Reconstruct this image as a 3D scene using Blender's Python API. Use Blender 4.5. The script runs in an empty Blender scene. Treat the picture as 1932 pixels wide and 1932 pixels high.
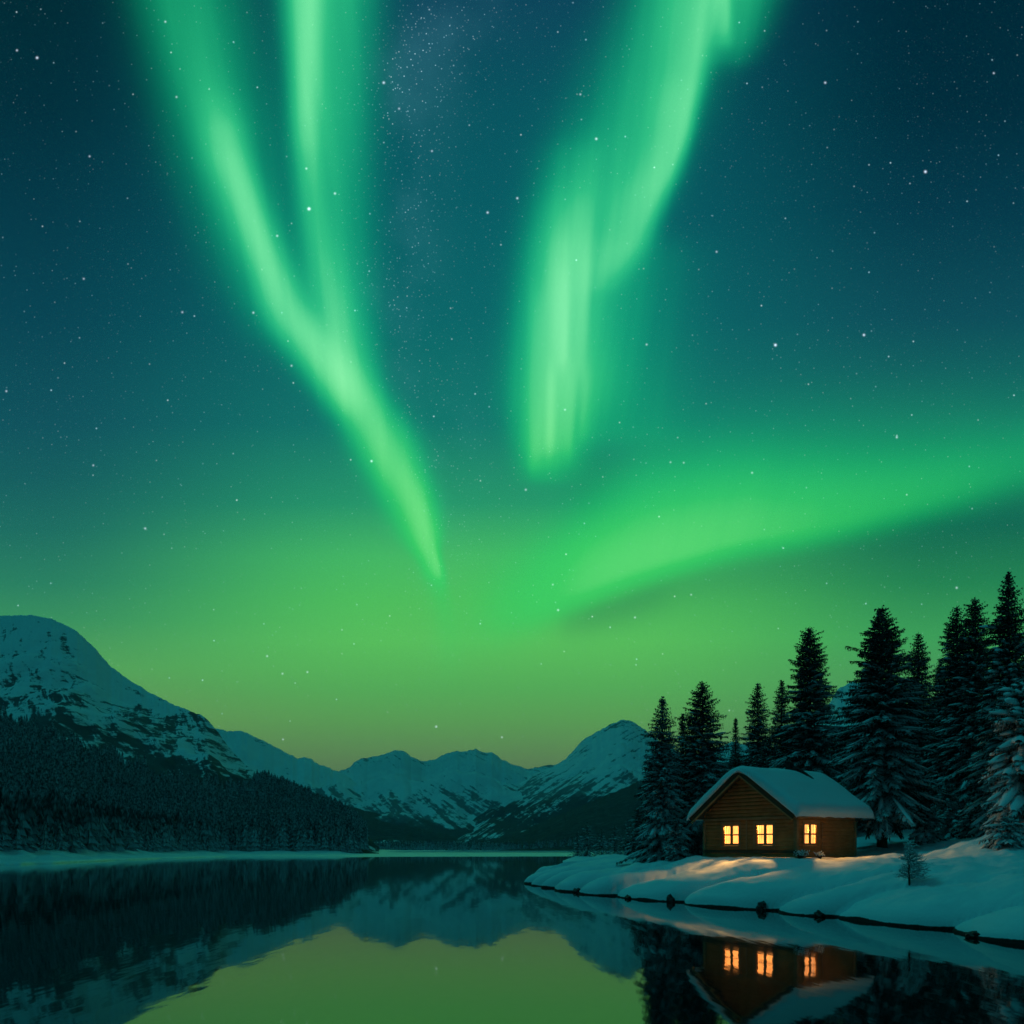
import bpy, math, random
import numpy as np

SC = bpy.context.scene
COL = SC.collection
R = math.radians

# ------------------------------------------------------------------ camera
CAM_H = 3.15                 # eye height above the lake
FPX, CX, HY = 1673.0, 966.0, 1600.0      # focal length, centre column and horizon row on a 1932 px wide picture
cam = bpy.data.cameras.new("camera")
cam.sensor_width = 36.0
cam.lens = 36.0 * FPX / 1932.0
cam.shift_y = (HY - 966.0) / 1932.0
cam.clip_start, cam.clip_end = 0.5, 30000
cam_o = bpy.data.objects.new("camera", cam)
COL.objects.link(cam_o)
cam_o.location = (0, 0, CAM_H)
cam_o.rotation_euler = (R(90), 0, 0)
SC.camera = cam_o

SC.view_settings.view_transform = 'Standard'
SC.view_settings.look = 'None'
SC.view_settings.exposure = 0.0
SC.view_settings.gamma = 1.0
SC.render.engine = 'CYCLES'
SC.cycles.use_denoising = True
SC.cycles.use_light_tree = False
SC.cycles.max_bounces = 8
SC.cycles.diffuse_bounces = 3
SC.cycles.glossy_bounces = 4
SC.cycles.transparent_max_bounces = 16
SC.cycles.sample_clamp_indirect = 1.0
SC.cycles.use_adaptive_sampling = True
SC.cycles.adaptive_threshold = 0.008


def at(px, py, Y):
    return ((px - CX) / FPX * Y, Y, CAM_H + (HY - py) / FPX * Y)


def s2l(c):
    out = []
    for v in c:
        v /= 255.0
        out.append(v / 12.92 if v <= 0.04045 else ((v + 0.055) / 1.055) ** 2.4)
    return tuple(out)


# ------------------------------------------------------------------ node maths
class E:
    """a float socket with arithmetic that grows math nodes"""
    def __init__(self, nt, sock):
        self.nt, self.s = nt, sock

    def _m(self, op, *args, clamp=False):
        n = self.nt.nodes.new('ShaderNodeMath')
        n.operation = op
        n.use_clamp = clamp
        for i, a in enumerate(args):
            if isinstance(a, E):
                self.nt.links.new(a.s, n.inputs[i])
            else:
                n.inputs[i].default_value = float(a)
        return E(self.nt, n.outputs[0])

    def __add__(s, o): return s._m('ADD', s, o)
    def __radd__(s, o): return s._m('ADD', o, s)
    def __sub__(s, o): return s._m('SUBTRACT', s, o)
    def __rsub__(s, o): return s._m('SUBTRACT', o, s)
    def __mul__(s, o): return s._m('MULTIPLY', s, o)
    def __rmul__(s, o): return s._m('MULTIPLY', o, s)
    def __truediv__(s, o): return s._m('DIVIDE', s, o)
    def __rtruediv__(s, o): return s._m('DIVIDE', o, s)
    def mad(s, a, b): return s._m('MULTIPLY_ADD', s, a, b)
    def exp(s): return s._m('EXPONENT', s)
    def gt(s, o): return s._m('GREATER_THAN', s, o)
    def pow(s, o): return s._m('POWER', s, o)
    def mx(s, o): return s._m('MAXIMUM', s, o)
    def mn(s, o): return s._m('MINIMUM', s, o)
    def clamp(s): return s._m('ADD', s, 0.0, clamp=True)

    def step(s, a, b):
        n = s.nt.nodes.new('ShaderNodeMapRange')
        n.interpolation_type = 'SMOOTHSTEP'
        s.nt.links.new(s.s, n.inputs[0])
        n.inputs[1].default_value, n.inputs[2].default_value = a, b
        return E(s.nt, n.outputs[0])

    def curve(s, pts, xs, ys):
        """pts (x, y) in real units, mapped through a float curve; xs, ys are the full scales"""
        n = s.nt.nodes.new('ShaderNodeFloatCurve')
        m = n.mapping
        m.extend = 'HORIZONTAL'
        c = m.curves[0]
        p = sorted(pts)
        while len(c.points) < len(p):
            c.points.new(0.5, 0.5)
        for q, (x, y) in zip(c.points, p):
            q.location = (x / xs, y / ys)
            q.handle_type = 'AUTO_CLAMPED'
        m.update()
        s.nt.links.new((s * (1.0 / xs)).s, n.inputs['Value'])
        return E(s.nt, n.outputs[0]) * ys

    def ramp(s, stops, span, interp='LINEAR'):
        n = s.nt.nodes.new('ShaderNodeValToRGB')
        r = n.color_ramp
        r.interpolation = interp
        while len(r.elements) < len(stops):
            r.elements.new(0.5)
        for e, (x, c) in zip(r.elements, stops):
            e.position = x / span
        for e, (x, c) in zip(r.elements, stops):
            e.position = x / span
            e.color = (*s2l(c), 1)
        s.nt.links.new((s * (1.0 / span)).s, n.inputs[0])
        return n.outputs[0]


def mixc(nt, f, a, b, mode='MIX'):
    n = nt.nodes.new('ShaderNodeMix')
    n.data_type = 'RGBA'
    n.blend_type = mode
    for i, v in ((0, f), (6, a), (7, b)):
        if isinstance(v, E):
            nt.links.new(v.s, n.inputs[i])
        elif isinstance(v, (tuple, list)):
            n.inputs[i].default_value = (*v[:3], 1)
        elif isinstance(v, (int, float)):
            n.inputs[i].default_value = v
        else:
            nt.links.new(v, n.inputs[i])
    return n.outputs[2]


def rgb(nt, r, g, b):
    n = nt.nodes.new('ShaderNodeCombineColor')
    for i, v in enumerate((r, g, b)):
        if isinstance(v, E):
            nt.links.new(v.s, n.inputs[i])
        else:
            n.inputs[i].default_value = v
    return n.outputs[0]


# ------------------------------------------------------------------ night sky: gradient, aurora, stars
world = bpy.data.worlds.new("World")
SC.world = world
world.use_nodes = True
nt = world.node_tree
nt.nodes.clear()
tc = nt.nodes.new('ShaderNodeTexCoord')
sep = nt.nodes.new('ShaderNodeSeparateXYZ')
nt.links.new(tc.outputs['Generated'], sep.inputs[0])
dx, dy, dz = (E(nt, sep.outputs[i]) for i in range(3))
front = dy.step(0.18, 0.52)
yy = dy.mx(0.12)
# direction of the northern sky measured in the tangent plane: q to the east, p downward from 43.7 degrees up
q = (dx / yy).mad(FPX, CX)
p = (dz / yy).mad(-FPX, HY)
pc = p.mx(0.0).mn(1700.0)

LEFT = [(0, (1, 41, 52)), (200, (2, 46, 60)), (400, (5, 58, 74)), (600, (9, 70, 86)), (800, (18, 86, 97)),
        (900, (24, 99, 100)), (1000, (33, 117, 103)), (1100, (47, 139, 104)), (1170, (64, 158, 102)),
        (1260, (96, 181, 98)), (1350, (116, 172, 94)), (1430, (116, 154, 88)), (1700, (70, 95, 65))]
MID = [(0, (12, 70, 92)), (200, (9, 86, 98)), (400, (9, 95, 103)), (600, (12, 106, 108)), (800, (20, 124, 112)),
       (950, (42, 160, 112)), (1050, (74, 197, 106)), (1130, (86, 206, 98)), (1210, (98, 210, 98)),
       (1300, (97, 192, 94)), (1360, (106, 180, 92)), (1440, (116, 156, 94)), (1700, (60, 90, 65))]
RIGHT = [(0, (0, 38, 54)), (200, (1, 43, 60)), (400, (5, 58, 76)), (600, (14, 80, 93)), (700, (19, 96, 98)),
         (800, (26, 116, 102)), (900, (26, 118, 96)), (990, (22, 112, 86)), (1100, (40, 142, 86)),
         (1200, (68, 174, 94)), (1300, (88, 170, 96)), (1430, (86, 130, 92)), (1700, (60, 85, 65))]
base = mixc(nt, q.step(60, 760), pc.ramp(LEFT, 1700), pc.ramp(MID, 1700))
base = mixc(nt, q.step(1120, 1780), base, pc.ramp(RIGHT, 1700))

# slow wobble that keeps the curtains from being ruler-straight, and fine rays along them
nz = nt.nodes.new('ShaderNodeTexNoise')
nz.inputs['Scale'].default_value = 3.2
nz.inputs['Detail'].default_value = 2.0
nt.links.new(tc.outputs['Generated'], nz.inputs['Vector'])
wob = (E(nt, nz.outputs[0]) - 0.5) * 12.0
qw = q + wob


def ribbon(centre, amp, wl, wr, par=None, across=None, xs=1700.0):
    par = pc if par is None else par
    if amp[0][0] > 0: amp = [(0, amp[0][1]), (amp[0][0] * .5, amp[0][1])] + amp
    if amp[-1][0] < xs: amp = amp + [(amp[-1][0] * .5 + xs * .5, amp[-1][1]), (xs, amp[-1][1])]
    across = qw if across is None else across
    c = par.curve(centre, xs, 2000.0)
    a = par.curve(amp, xs, 1.0)
    d = across - c

    def width(w):
        return par.curve(w, xs, 400.0) if isinstance(w, list) else w
    left, right = width(wl), width(wr)
    g = d.gt(0.0)
    w = g * (right - left) + left if isinstance(right, E) or isinstance(left, E) else g.mad(right - left, left)
    t = d / w
    return a * (t * t * -1.0).exp()


S = []
# outer western curtain: broad veil and bright ridge
S.append(ribbon([(0, 345), (200, 395), (400, 450), (600, 540), (800, 690)], [(0, .36), (200, .36), (400, .30), (600, .22), (760, .0)],
                [(0, 85), (400, 85), (800, 90)], [(0, 110), (400, 90), (800, 60)]))
S.append(ribbon([(0, 345), (120, 375), (220, 410), (293, 430), (367, 457), (440, 484), (513, 513), (587, 544), (660, 596),
                 (721, 645), (797, 700), (874, 742), (951, 783), (1027, 811), (1081, 825), (1300, 850)],
                [(0, .05), (120, .16), (200, .42), (270, .82), (360, 1.0), (500, 1.0), (640, .92), (720, 1.0), (860, 1.0), (960, 1.0),
                 (1050, 1.0), (1095, .5), (1140, .15), (1250, .04), (1330, 0)],
                [(0, 50), (250, 38), (500, 38), (650, 46), (760, 50), (900, 50), (1000, 44), (1090, 24), (1200, 30)],
                [(0, 80), (250, 40), (500, 34), (700, 52), (800, 54), (900, 44), (1000, 26), (1060, 12), (1200, 26)]))
# inner western curtain
S.append(ribbon([(0, 582), (180, 580), (300, 584), (400, 592), (500, 612), (600, 634), (700, 655), (800, 680)],
                [(0, .98), (150, .95), (250, .78), (330, .5), (420, .42), (520, .5), (600, .55), (700, .55), (770, .25), (830, 0)],
                [(0, 36), (200, 26), (400, 26), (600, 34), (800, 45)], [(0, 24), (300, 26), (500, 36), (700, 46)]))
S.append(ribbon([(0, 618), (300, 622), (500, 642), (700, 672)], [(0, .62), (200, .52), (400, .40), (600, .34), (720, .15), (800, 0)],
                [(0, 70), (400, 60)], [(0, 82), (400, 66), (700, 50)]))
# eastern curtain, upper part: sharp right edge, wide soft left side
S.append(ribbon([(0, 1322), (100, 1312), (200, 1294), (260, 1282), (320, 1258), (370, 1232), (420, 1208), (460, 1190), (510, 1160), (560, 1130)],
                [(0, .62), (120, .78), (240, 1.0), (320, 1.0), (380, .92), (440, .8), (490, .55), (540, .2), (590, 0)],
                [(0, 70), (200, 60), (350, 62), (500, 46)], [(0, 30), (120, 26), (250, 20), (350, 26), (500, 34)]))
S.append(ribbon([(0, 1270), (200, 1215), (350, 1150), (500, 1100), (700, 1080)],
                [(0, .35), (200, .42), (350, .45), (450, .40), (560, .30), (700, .22), (860, .0)],
                [(0, 95), (200, 110), (400, 85), (700, 75)], [(0, 110), (300, 95), (500, 90), (700, 85)]))
# glow filling the space between the two western curtains
S.append(ribbon([(300, 520), (500, 565), (700, 640)], [(250, 0), (420, .03), (550, .10), (660, .20), (760, 0)], 60.0, 50.0))
# short ray by the zenith and its veil
S.append(ribbon([(0, 1368), (100, 1372)], [(0, .62), (40, .5), (80, .22), (120, 0)], 26.0, 12.0))
S.append(ribbon([(0, 1395), (140, 1375)], [(0, .42), (60, .34), (110, .16), (170, 0)], 70.0, [(0, 62), (150, 40)]))
# middle curtain with its rays
S.append(ribbon([(250, 1100), (350, 1085), (450, 1072), (600, 1055), (720, 1044), (800, 1036), (900, 1030)],
                [(170, 0), (300, .20), (420, .60), (520, .82), (640, .92), (740, .88), (820, .82), (865, .58), (905, .18), (945, 0)],
                [(300, 66), (500, 64), (700, 66), (860, 46)], [(300, 50), (450, 52), (620, 62), (720, 74), (860, 58)]))
S.append(ribbon([(400, 1068), (700, 1064)], [(330, 0), (480, .22), (600, .55), (670, .48), (740, 0)], 24.0, 9.0))
S.append(ribbon([(400, 1112), (700, 1099)], [(330, 0), (460, .16), (560, .34), (680, .24), (760, 0)], 16.0, 9.0))
S.append(ribbon([(700, 1041), (860, 1038)], [(660, 0), (740, .45), (820, .40), (890, 0)], 9.0, 10.0))
S.append(ribbon([(400, 1170), (600, 1160), (900, 1150)], [(400, 0), (500, .2), (650, .22), (800, .16), (880, 0)], 100.0, 120.0))
S.append(ribbon([(500, 1010), (900, 1003)], [(480, 0), (600, .16), (760, .2), (860, .2), (920, 0)], 9.0, 16.0))
S.append(ribbon([(600, 1082), (900, 1074)], [(640, 0), (740, .22), (830, .24), (890, 0)], 14.0, 10.0))
S.append(ribbon([(600, 1108), (900, 1098)], [(660, 0), (740, .18), (800, .16), (860, 0)], 10.0, 12.0))
CURTAINS = len(S)
# low arc sweeping east
qc = q.mx(0.0).mn(1990.0)
BAND = [(820, 1195), (900, 1168), (1000, 1138), (1100, 1102), (1200, 1066), (1300, 1036), (1400, 1010), (1500, 994), (1600, 972),
        (1700, 946), (1800, 918), (1932, 880)]
S.append(ribbon(BAND, [(780, 0), (860, .1), (960, .40), (1060, .75), (1200, 1.0), (1350, .92), (1500, .74), (1650, .56), (1800, .40), (1990, .26)],
                [(800, 80), (1000, 100), (1200, 130), (1400, 125), (1700, 90), (1990, 70)],
                [(800, 70), (1000, 52), (1100, 40), (1300, 36), (1500, 38), (1700, 44), (1990, 52)], par=qc, across=p + wob * 0.5, xs=2000.0))
S.append(ribbon([(820, 1000), (1100, 950), (1400, 900), (1700, 860), (1990, 800)],
                [(820, 0), (1000, .02), (1150, .08), (1250, .14), (1500, .14), (1800, .10), (1990, .07)], 140.0, 110.0, par=qc, across=p, xs=2000.0))
tot = S[0]
for s in S[1:CURTAINS]:
    tot = tot + s
arc = S[CURTAINS]
for s in S[CURTAINS + 1:]:
    arc = arc + s
# faint fine rays
rn = nt.nodes.new('ShaderNodeTexNoise')
rn.inputs['Scale'].default_value = 1.0
rn.inputs['Detail'].default_value = 2.0
cv = nt.nodes.new('ShaderNodeCombineXYZ')
nt.links.new(((q - 860.0) / (p * -1.0 + 2900.0) * 70.0).s, cv.inputs[0])
nt.links.new((p * 0.0018).s, cv.inputs[1])
nt.links.new(cv.outputs[0], rn.inputs['Vector'])
ray = E(nt, rn.outputs[0]) - 0.5
tot = tot * ray.mad(0.5, 1.0) * pc.step(640, 900).mad(0.22, 1.0) + arc * ray.mad(0.10, 1.0)
# gap of darker sky under the arc and below the middle curtain
hole = ribbon([(820, 1200), (1060, 1170), (1150, 1146), (1300, 1100), (1600, 1040), (1932, 960)],
              [(1000, 0), (1080, .24), (1180, .36), (1300, .22), (1600, .12), (1932, .10)], 26.0, [(1000, 34), (1300, 50), (1990, 60)],
              par=qc, across=p, xs=2000.0)
hole2 = ribbon([(700, 1135), (1000, 1120)], [(820, 0), (900, .26), (960, .22), (1050, 0)], 60.0, 60.0)
base = mixc(nt, (hole + hole2).clamp(), base, s2l((12, 92, 84)))
f = 1.0 - (tot.mx(0.0).pow(1.22) * -1.75).exp()
low = pc.step(560, 1050)
aur = rgb(nt, (f * f).mad(0.085, 0.004), low.mad(0.01, 0.77), low.mad(-0.15, 0.30))
sky = mixc(nt, f, base, aur)
hot = (tot - 0.72).mx(0.0)
sky = mixc(nt, 1.0, sky, rgb(nt, hot * 0.14, hot * 0.17, hot * 0.13), 'ADD')

# faint milky way
mw = nt.nodes.new('ShaderNodeTexNoise')
mw.inputs['Scale'].default_value = 13.0
mw.inputs['Detail'].default_value = 4.0
nt.links.new(tc.outputs['Generated'], mw.inputs['Vector'])
mwf = ribbon([(0, 820), (200, 740), (500, 745), (700, 790), (900, 840), (1150, 815), (1300, 850)],
             [(0, .8), (200, .8), (500, .7), (850, .5), (1000, .22), (1200, .10), (1350, .03), (1400, 0)], 60.0, [(0, 150), (300, 90), (1000, 60)], across=q)
mwk = mwf * E(nt, mw.outputs[0]).step(0.36, 0.74)
sky = mixc(nt, 1.0, sky, rgb(nt, mwk * 0.020, mwk * 0.058, mwk * 0.072), 'ADD')

# stars: cells of the tangent plane, the brightest placed one by one
uv = nt.nodes.new('ShaderNodeCombineXYZ')
nt.links.new((q / FPX).s, uv.inputs[0])
nt.links.new((p / FPX).s, uv.inputs[1])


def stars(scale, rad, keep, gain, gate=None):
    v = nt.nodes.new('ShaderNodeTexVoronoi')
    v.voronoi_dimensions = '2D'
    v.inputs['Scale'].default_value = scale
    v.inputs['Randomness'].default_value = 1.0
    nt.links.new(uv.outputs[0], v.inputs['Vector'])
    sc = nt.nodes.new('ShaderNodeSeparateColor')
    nt.links.new(v.outputs['Color'], sc.inputs[0])
    a, b = E(nt, sc.outputs[2]), E(nt, sc.outputs[1])
    mag = ((a - (1.0 - keep)) / keep).mx(0.0)
    mag = mag * mag * mag
    d = E(nt, v.outputs['Distance']) / (scale * rad)
    core = (d * d * -1.0).exp() * mag.mad(gain, gain * 0.04) * a.gt(1.0 - keep)
    return (core * gate if gate is not None else core), b


px = 1.0 / FPX
st1, h1 = stars(175.0, 1.0 * px, 0.17, 0.22)
st2, h2 = stars(46.0, 1.3 * px, 0.19, 0.75)
mwgate = mwf.mad(2.4, 0.12) * E(nt, mw.outputs[0]).step(0.30, 0.62).mad(1.0, 0.3)
st3, h3 = stars(290.0, 0.95 * px, 0.30, 0.30, mwgate)
stl = st1 + st2 + st3
sr = rgb(nt, stl * (h2.mad(0.3, 0.5)), stl * 0.95, stl * (h2.mad(-0.2, 1.15)))
sky = mixc(nt, 1.0, sky, sr, 'ADD')
BRIGHT = [(583, 394, 1.5, 2.4), (632, 365, .7, 1.9), (578, 318, .6, 1.8), (523, 445, .6, 1.8), (724, 156, .8, 2.1), (753, 205, .5, 1.8), (70, 109, .9, 2.1),
          (32, 95, .6, 1.8), (312, 41, .6, 1.7), (1125, 262, .8, 2.0), (1095, 178, .5, 1.7), (976, 374, .7, 1.8), (920, 401, .7, 1.9),
          (1463, 651, 1.2, 2.2), (1630, 632, .9, 2.0), (1746, 324, 1.1, 2.2), (1557, 156, .7, 1.9), (1692, 825, .6, 1.8), (1419, 892, .5, 1.7),
          (1053, 1151, .6, 1.8), (1043, 1103, .4, 1.6), (701, 870, .8, 1.9), (992, 924, .5, 1.8), (1220, 650, .5, 1.7), (478, 590, .6, 1.8),
          (344, 589, .5, 1.8), (550, 690, .5, 1.7), (176, 878, .5, 1.7), (274, 997, .6, 1.8), (823, 1371, .7, 1.9), (947, 1391, .5, 1.7),
          (534, 1395, .5, 1.7), (580, 1268, .5, 1.7), (533, 1271, .5, 1.7), (504, 1238, .5, 1.7), (1805, 1109, .6, 1.9), (1198, 1165, .5, 1.7),
          (1304, 1122, .4, 1.6), (12, 738, .6, 1.7), (158, 526, .5, 1.7), (169, 295, .5, 1.7), (333, 183, .5, 1.7), (1290, 873, .4, 1.6),
          (1265, 872, .4, 1.6), (1875, 138, .6, 1.7), (1352, 475, .5, 1.7), (815, 285, .5, 1.7), (1066, 773, .5, 1.6)]
bs = None
for (bx, by, bg, br) in BRIGHT:
    ax, ay = q - bx, p - by
    d2 = ax * ax + ay * ay
    g = (d2 * (-1.0 / (br * br))).exp() * bg
    bs = g if bs is None else bs + g
sky = mixc(nt, 1.0, sky, rgb(nt, bs * 0.80, bs * 0.95, bs * 1.15), 'ADD')

# the rest of the sky dome, behind the viewer: deep blue-green tuned to light the snow, paler low down
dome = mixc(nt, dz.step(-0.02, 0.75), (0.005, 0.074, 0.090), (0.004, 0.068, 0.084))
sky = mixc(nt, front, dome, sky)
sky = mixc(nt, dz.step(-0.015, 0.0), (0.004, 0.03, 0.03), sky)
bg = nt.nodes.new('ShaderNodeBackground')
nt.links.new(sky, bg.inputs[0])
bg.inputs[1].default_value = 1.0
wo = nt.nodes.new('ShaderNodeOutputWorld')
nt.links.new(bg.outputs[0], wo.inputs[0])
world.cycles.sampling_method = 'MANUAL'
world.cycles.sample_map_resolution = 1024

# soft fill lamp added to shape the snow, high on the left
fill_light = bpy.data.lights.new("added_fill_light", 'SUN')
fill_light.energy = 0.27
fill_light.color = (0.01, 0.84, 0.92)
fill_light.angle = R(12)
fill_light_o = bpy.data.objects.new("added_fill_light", fill_light)
COL.objects.link(fill_light_o)
fill_light_o.rotation_euler = (R(34), 0, R(-118))


# ------------------------------------------------------------------ helpers
def tag(o, label=None, cat=None, group=None, kind=None):
    if label: o['label'] = label
    if cat: o['category'] = cat
    if group: o['group'] = group
    if kind: o['kind'] = kind
    return o


def empty(name, loc, rz=0.0):
    o = bpy.data.objects.new(name, None)
    COL.objects.link(o)
    o.location = loc
    o.rotation_euler = (0, 0, rz)
    o.empty_display_size = 0.3
    return o


def mesh_np(name, V, F, smooth=False):
    """V (n,3); F list of int arrays, each (m,k) with one k"""
    me = bpy.data.meshes.new(name)
    V = np.asarray(V, np.float32)
    F = [np.asarray(f, np.int32) for f in F if len(f)]
    me.vertices.add(len(V))
    me.vertices.foreach_set('co', V.ravel())
    nl = sum(f.size for f in F)
    npoly = sum(len(f) for f in F)
    me.loops.add(nl)
    me.loops.foreach_set('vertex_index', np.concatenate([f.ravel() for f in F]))
    me.polygons.add(npoly)
    starts, k0 = [], 0
    for f in F:
        starts.append(k0 + np.arange(len(f)) * f.shape[1])
        k0 += f.size
    me.polygons.foreach_set('loop_start', np.concatenate(starts).astype(np.int32))
    me.update(calc_edges=True)
    me.validate()
    me.polygons.foreach_set('use_smooth', np.full(npoly, smooth, dtype=bool))
    return me


def obj(name, me, mats, parent=None):
    o = bpy.data.objects.new(name, me)
    COL.objects.link(o)
    for m in (mats if isinstance(mats, (list, tuple)) else [mats]):
        if m.name not in [x.name for x in me.materials if x]:
            me.materials.append(m)
    if parent: o.parent = parent
    return o


def grid_faces(nr, nc):
    i = np.arange(nr * nc).reshape(nr, nc)
    return np.stack([i[:-1, :-1], i[:-1, 1:], i[1:, 1:], i[1:, :-1]], -1).reshape(-1, 4)


class MB:
    """collects simple solids into one mesh"""
    def __init__(self):
        self.V, self.F = [], []

    def add(self, V, F):
        n = len(self.V)
        self.V += [tuple(v) for v in V]
        self.F += [tuple(i + n for i in f) for f in F]

    def box(self, a, b):
        (x0, y0, z0), (x1, y1, z1) = a, b
        self.hexa([(x0, y0, z0), (x1, y0, z0), (x1, y1, z0), (x0, y1, z0), (x0, y0, z1), (x1, y0, z1), (x1, y1, z1), (x0, y1, z1)])

    def hexa(self, V):
        self.add(V, [(0, 3, 2, 1), (4, 5, 6, 7), (0, 1, 5, 4), (1, 2, 6, 5), (2, 3, 7, 6), (3, 0, 4, 7)])

    def tube(self, pts, rad, n=8):
        pts = np.array(pts, float)
        rad = np.broadcast_to(np.array(rad, float), (len(pts),))
        V, F = [], []
        for i, c in enumerate(pts):
            t = pts[min(i + 1, len(pts) - 1)] - pts[max(i - 1, 0)]
            t /= np.linalg.norm(t) + 1e-9
            u = np.cross(t, (0, 0, 1) if abs(t[2]) < .9 else (1, 0, 0)); u /= np.linalg.norm(u)
            w = np.cross(t, u)
            for k in range(n):
                a = 2 * math.pi * k / n
                V.append(c + rad[i] * (math.cos(a) * u + math.sin(a) * w))
        for i in range(len(pts) - 1):
            for k in range(n):
                k2 = (k + 1) % n
                F.append((i * n + k, i * n + k2, (i + 1) * n + k2, (i + 1) * n + k))
        F.append(tuple(range(n))); F.append(tuple((len(pts) - 1) * n + k for k in reversed(range(n))))
        self.add(V, F)

    def mesh(self, name, smooth=False, bevel=0.0):
        me = bpy.data.meshes.new(name)
        me.from_pydata(self.V, [], self.F)
        me.update()
        if bevel:
            import bmesh
            bm = bmesh.new(); bm.from_mesh(me)
            bmesh.ops.bevel(bm, geom=bm.edges[:], offset=bevel, segments=1, affect='EDGES', clamp_overlap=True)
            bm.to_mesh(me); bm.free()
        if smooth:
            me.polygons.foreach_set('use_smooth', np.full(len(me.polygons), True))
        return me


_prm = np.random.RandomState(7).permutation(256)
_prm = np.concatenate([_prm, _prm, _prm])
_ga = np.random.RandomState(3).rand(256) * 2 * np.pi
_gx, _gy = np.cos(_ga), np.sin(_ga)


def perlin(x, y):
    x, y = np.asarray(x, float), np.asarray(y, float)
    xi, yi = np.floor(x).astype(int), np.floor(y).astype(int)
    xf, yf = x - xi, y - yi
    u = xf ** 3 * (xf * (xf * 6 - 15) + 10)
    v = yf ** 3 * (yf * (yf * 6 - 15) + 10)

    def g(ix, iy, fx, fy):
        h = _prm[_prm[ix & 255] + (iy & 255)]
        return _gx[h] * fx + _gy[h] * fy
    a = g(xi, yi, xf, yf); b = g(xi + 1, yi, xf - 1, yf)
    c = g(xi, yi + 1, xf, yf - 1); d = g(xi + 1, yi + 1, xf - 1, yf - 1)
    return (a + u * (b - a)) * (1 - v) + (c + u * (d - c)) * v * 1.0 if False else (a + u * (b - a)) + v * ((c + u * (d - c)) - (a + u * (b - a)))


def fbm(x, y, o=4, gain=.5):
    s, a, f = 0, 1.0, 1.0
    for i in range(o):
        s = s + a * perlin(np.asarray(x) * f + 17.3 * i, np.asarray(y) * f - 9.1 * i)
        a *= gain; f *= 2.03
    return s


def sstep(x, a, b):
    t = np.clip((np.asarray(x) - a) / (b - a), 0, 1)
    return t * t * (3 - 2 * t)


# ------------------------------------------------------------------ materials
def mat(name, color=(.5, .5, .5), rough=.8, spec=.3):
    m = bpy.data.materials.new(name)
    m.use_nodes = True
    b = m.node_tree.nodes['Principled BSDF']
    b.inputs['Base Color'].default_value = (*color, 1)
    b.inputs['Roughness'].default_value = rough
    b.inputs['Specular IOR Level'].default_value = spec
    return m, m.node_tree, b


def noise(nt, vec, scale, detail=4.0, rough=.55):
    n = nt.nodes.new('ShaderNodeTexNoise')
    n.inputs['Scale'].default_value = scale
    n.inputs['Detail'].default_value = detail
    n.inputs['Roughness'].default_value = rough
    if vec is not None: nt.links.new(vec, n.inputs['Vector'])
    return E(nt, n.outputs[0])


def objco(nt, scale=(1, 1, 1), rot=(0, 0, 0), kind='Object'):
    t = nt.nodes.new('ShaderNodeTexCoord')
    m = nt.nodes.new('ShaderNodeMapping')
    m.inputs['Scale'].default_value = scale
    m.inputs['Rotation'].default_value = rot
    nt.links.new(t.outputs[kind], m.inputs['Vector'])
    return m.outputs[0]


def bump(nt, b, h, strength=.3, dist=.05):
    n = nt.nodes.new('ShaderNodeBump')
    n.inputs['Strength'].default_value = strength
    n.inputs['Distance'].default_value = dist
    nt.links.new(h.s, n.inputs['Height'])
    nt.links.new(n.outputs[0], b.inputs['Normal'])


def geo_z(nt, which='Position'):
    g = nt.nodes.new('ShaderNodeNewGeometry')
    s = nt.nodes.new('ShaderNodeSeparateXYZ')
    nt.links.new(g.outputs[which], s.inputs[0])
    return E(nt, s.outputs[2])


SNOW = (.80, .82, .84)
M = {}
M['snow'], n_, b_ = mat('fresh_snow', SNOW, .75, .25)
v_ = objco(n_)
bump(n_, b_, noise(n_, v_, 9.0, 5) + noise(n_, v_, 1.6, 3) * 1.5, .35, .06)

# near bank: snow that ends in wet dark soil and stones just above the water
M['bank'], n_, b_ = mat('snowy_bank', SNOW, .75, .25)
v_ = objco(n_)
z_ = geo_z(n_)
edge = (z_ + (noise(n_, v_, .35, 3, .5) - 0.5) * 0.34 + (noise(n_, v_, 6.0, 3, .6) - .5) * .06).step(0.10, 0.13)
n_.links.new(mixc(n_, edge, (.012, .010, .008), SNOW), b_.inputs['Base Color'])
bump(n_, b_, noise(n_, v_, 7.0, 5) + noise(n_, v_, 1.1, 3) * 2.0, .30, .07)

M['ice'], n_, b_ = mat('lake_ice', (.72, .76, .76), .42, .5)
v_ = objco(n_, (.02, .2, 1))
n_.links.new(mixc(n_, noise(n_, v_, 2.0, 4).step(.3, .7), (.60, .66, .66), (.82, .84, .84)), b_.inputs['Base Color'])

M['water'], n_, b_ = mat('lake_water', (.0015, .006, .007), .035, .5)
b_.inputs['IOR'].default_value = 1.5
v_ = objco(n_, (1.0, .22, 1))
bump(n_, b_, noise(n_, v_, .55, 3) + noise(n_, v_, 2.2, 2) * .35, .012, .5)


def rotco(nt, scale, ang):
    """object coordinates turned about Y, then scaled"""
    m = nt.nodes.new('ShaderNodeMapping')
    m.inputs['Scale'].default_value = scale
    nt.links.new(objco(nt, rot=(0, ang, 0)), m.inputs['Vector'])
    return m.outputs[0]


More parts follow.
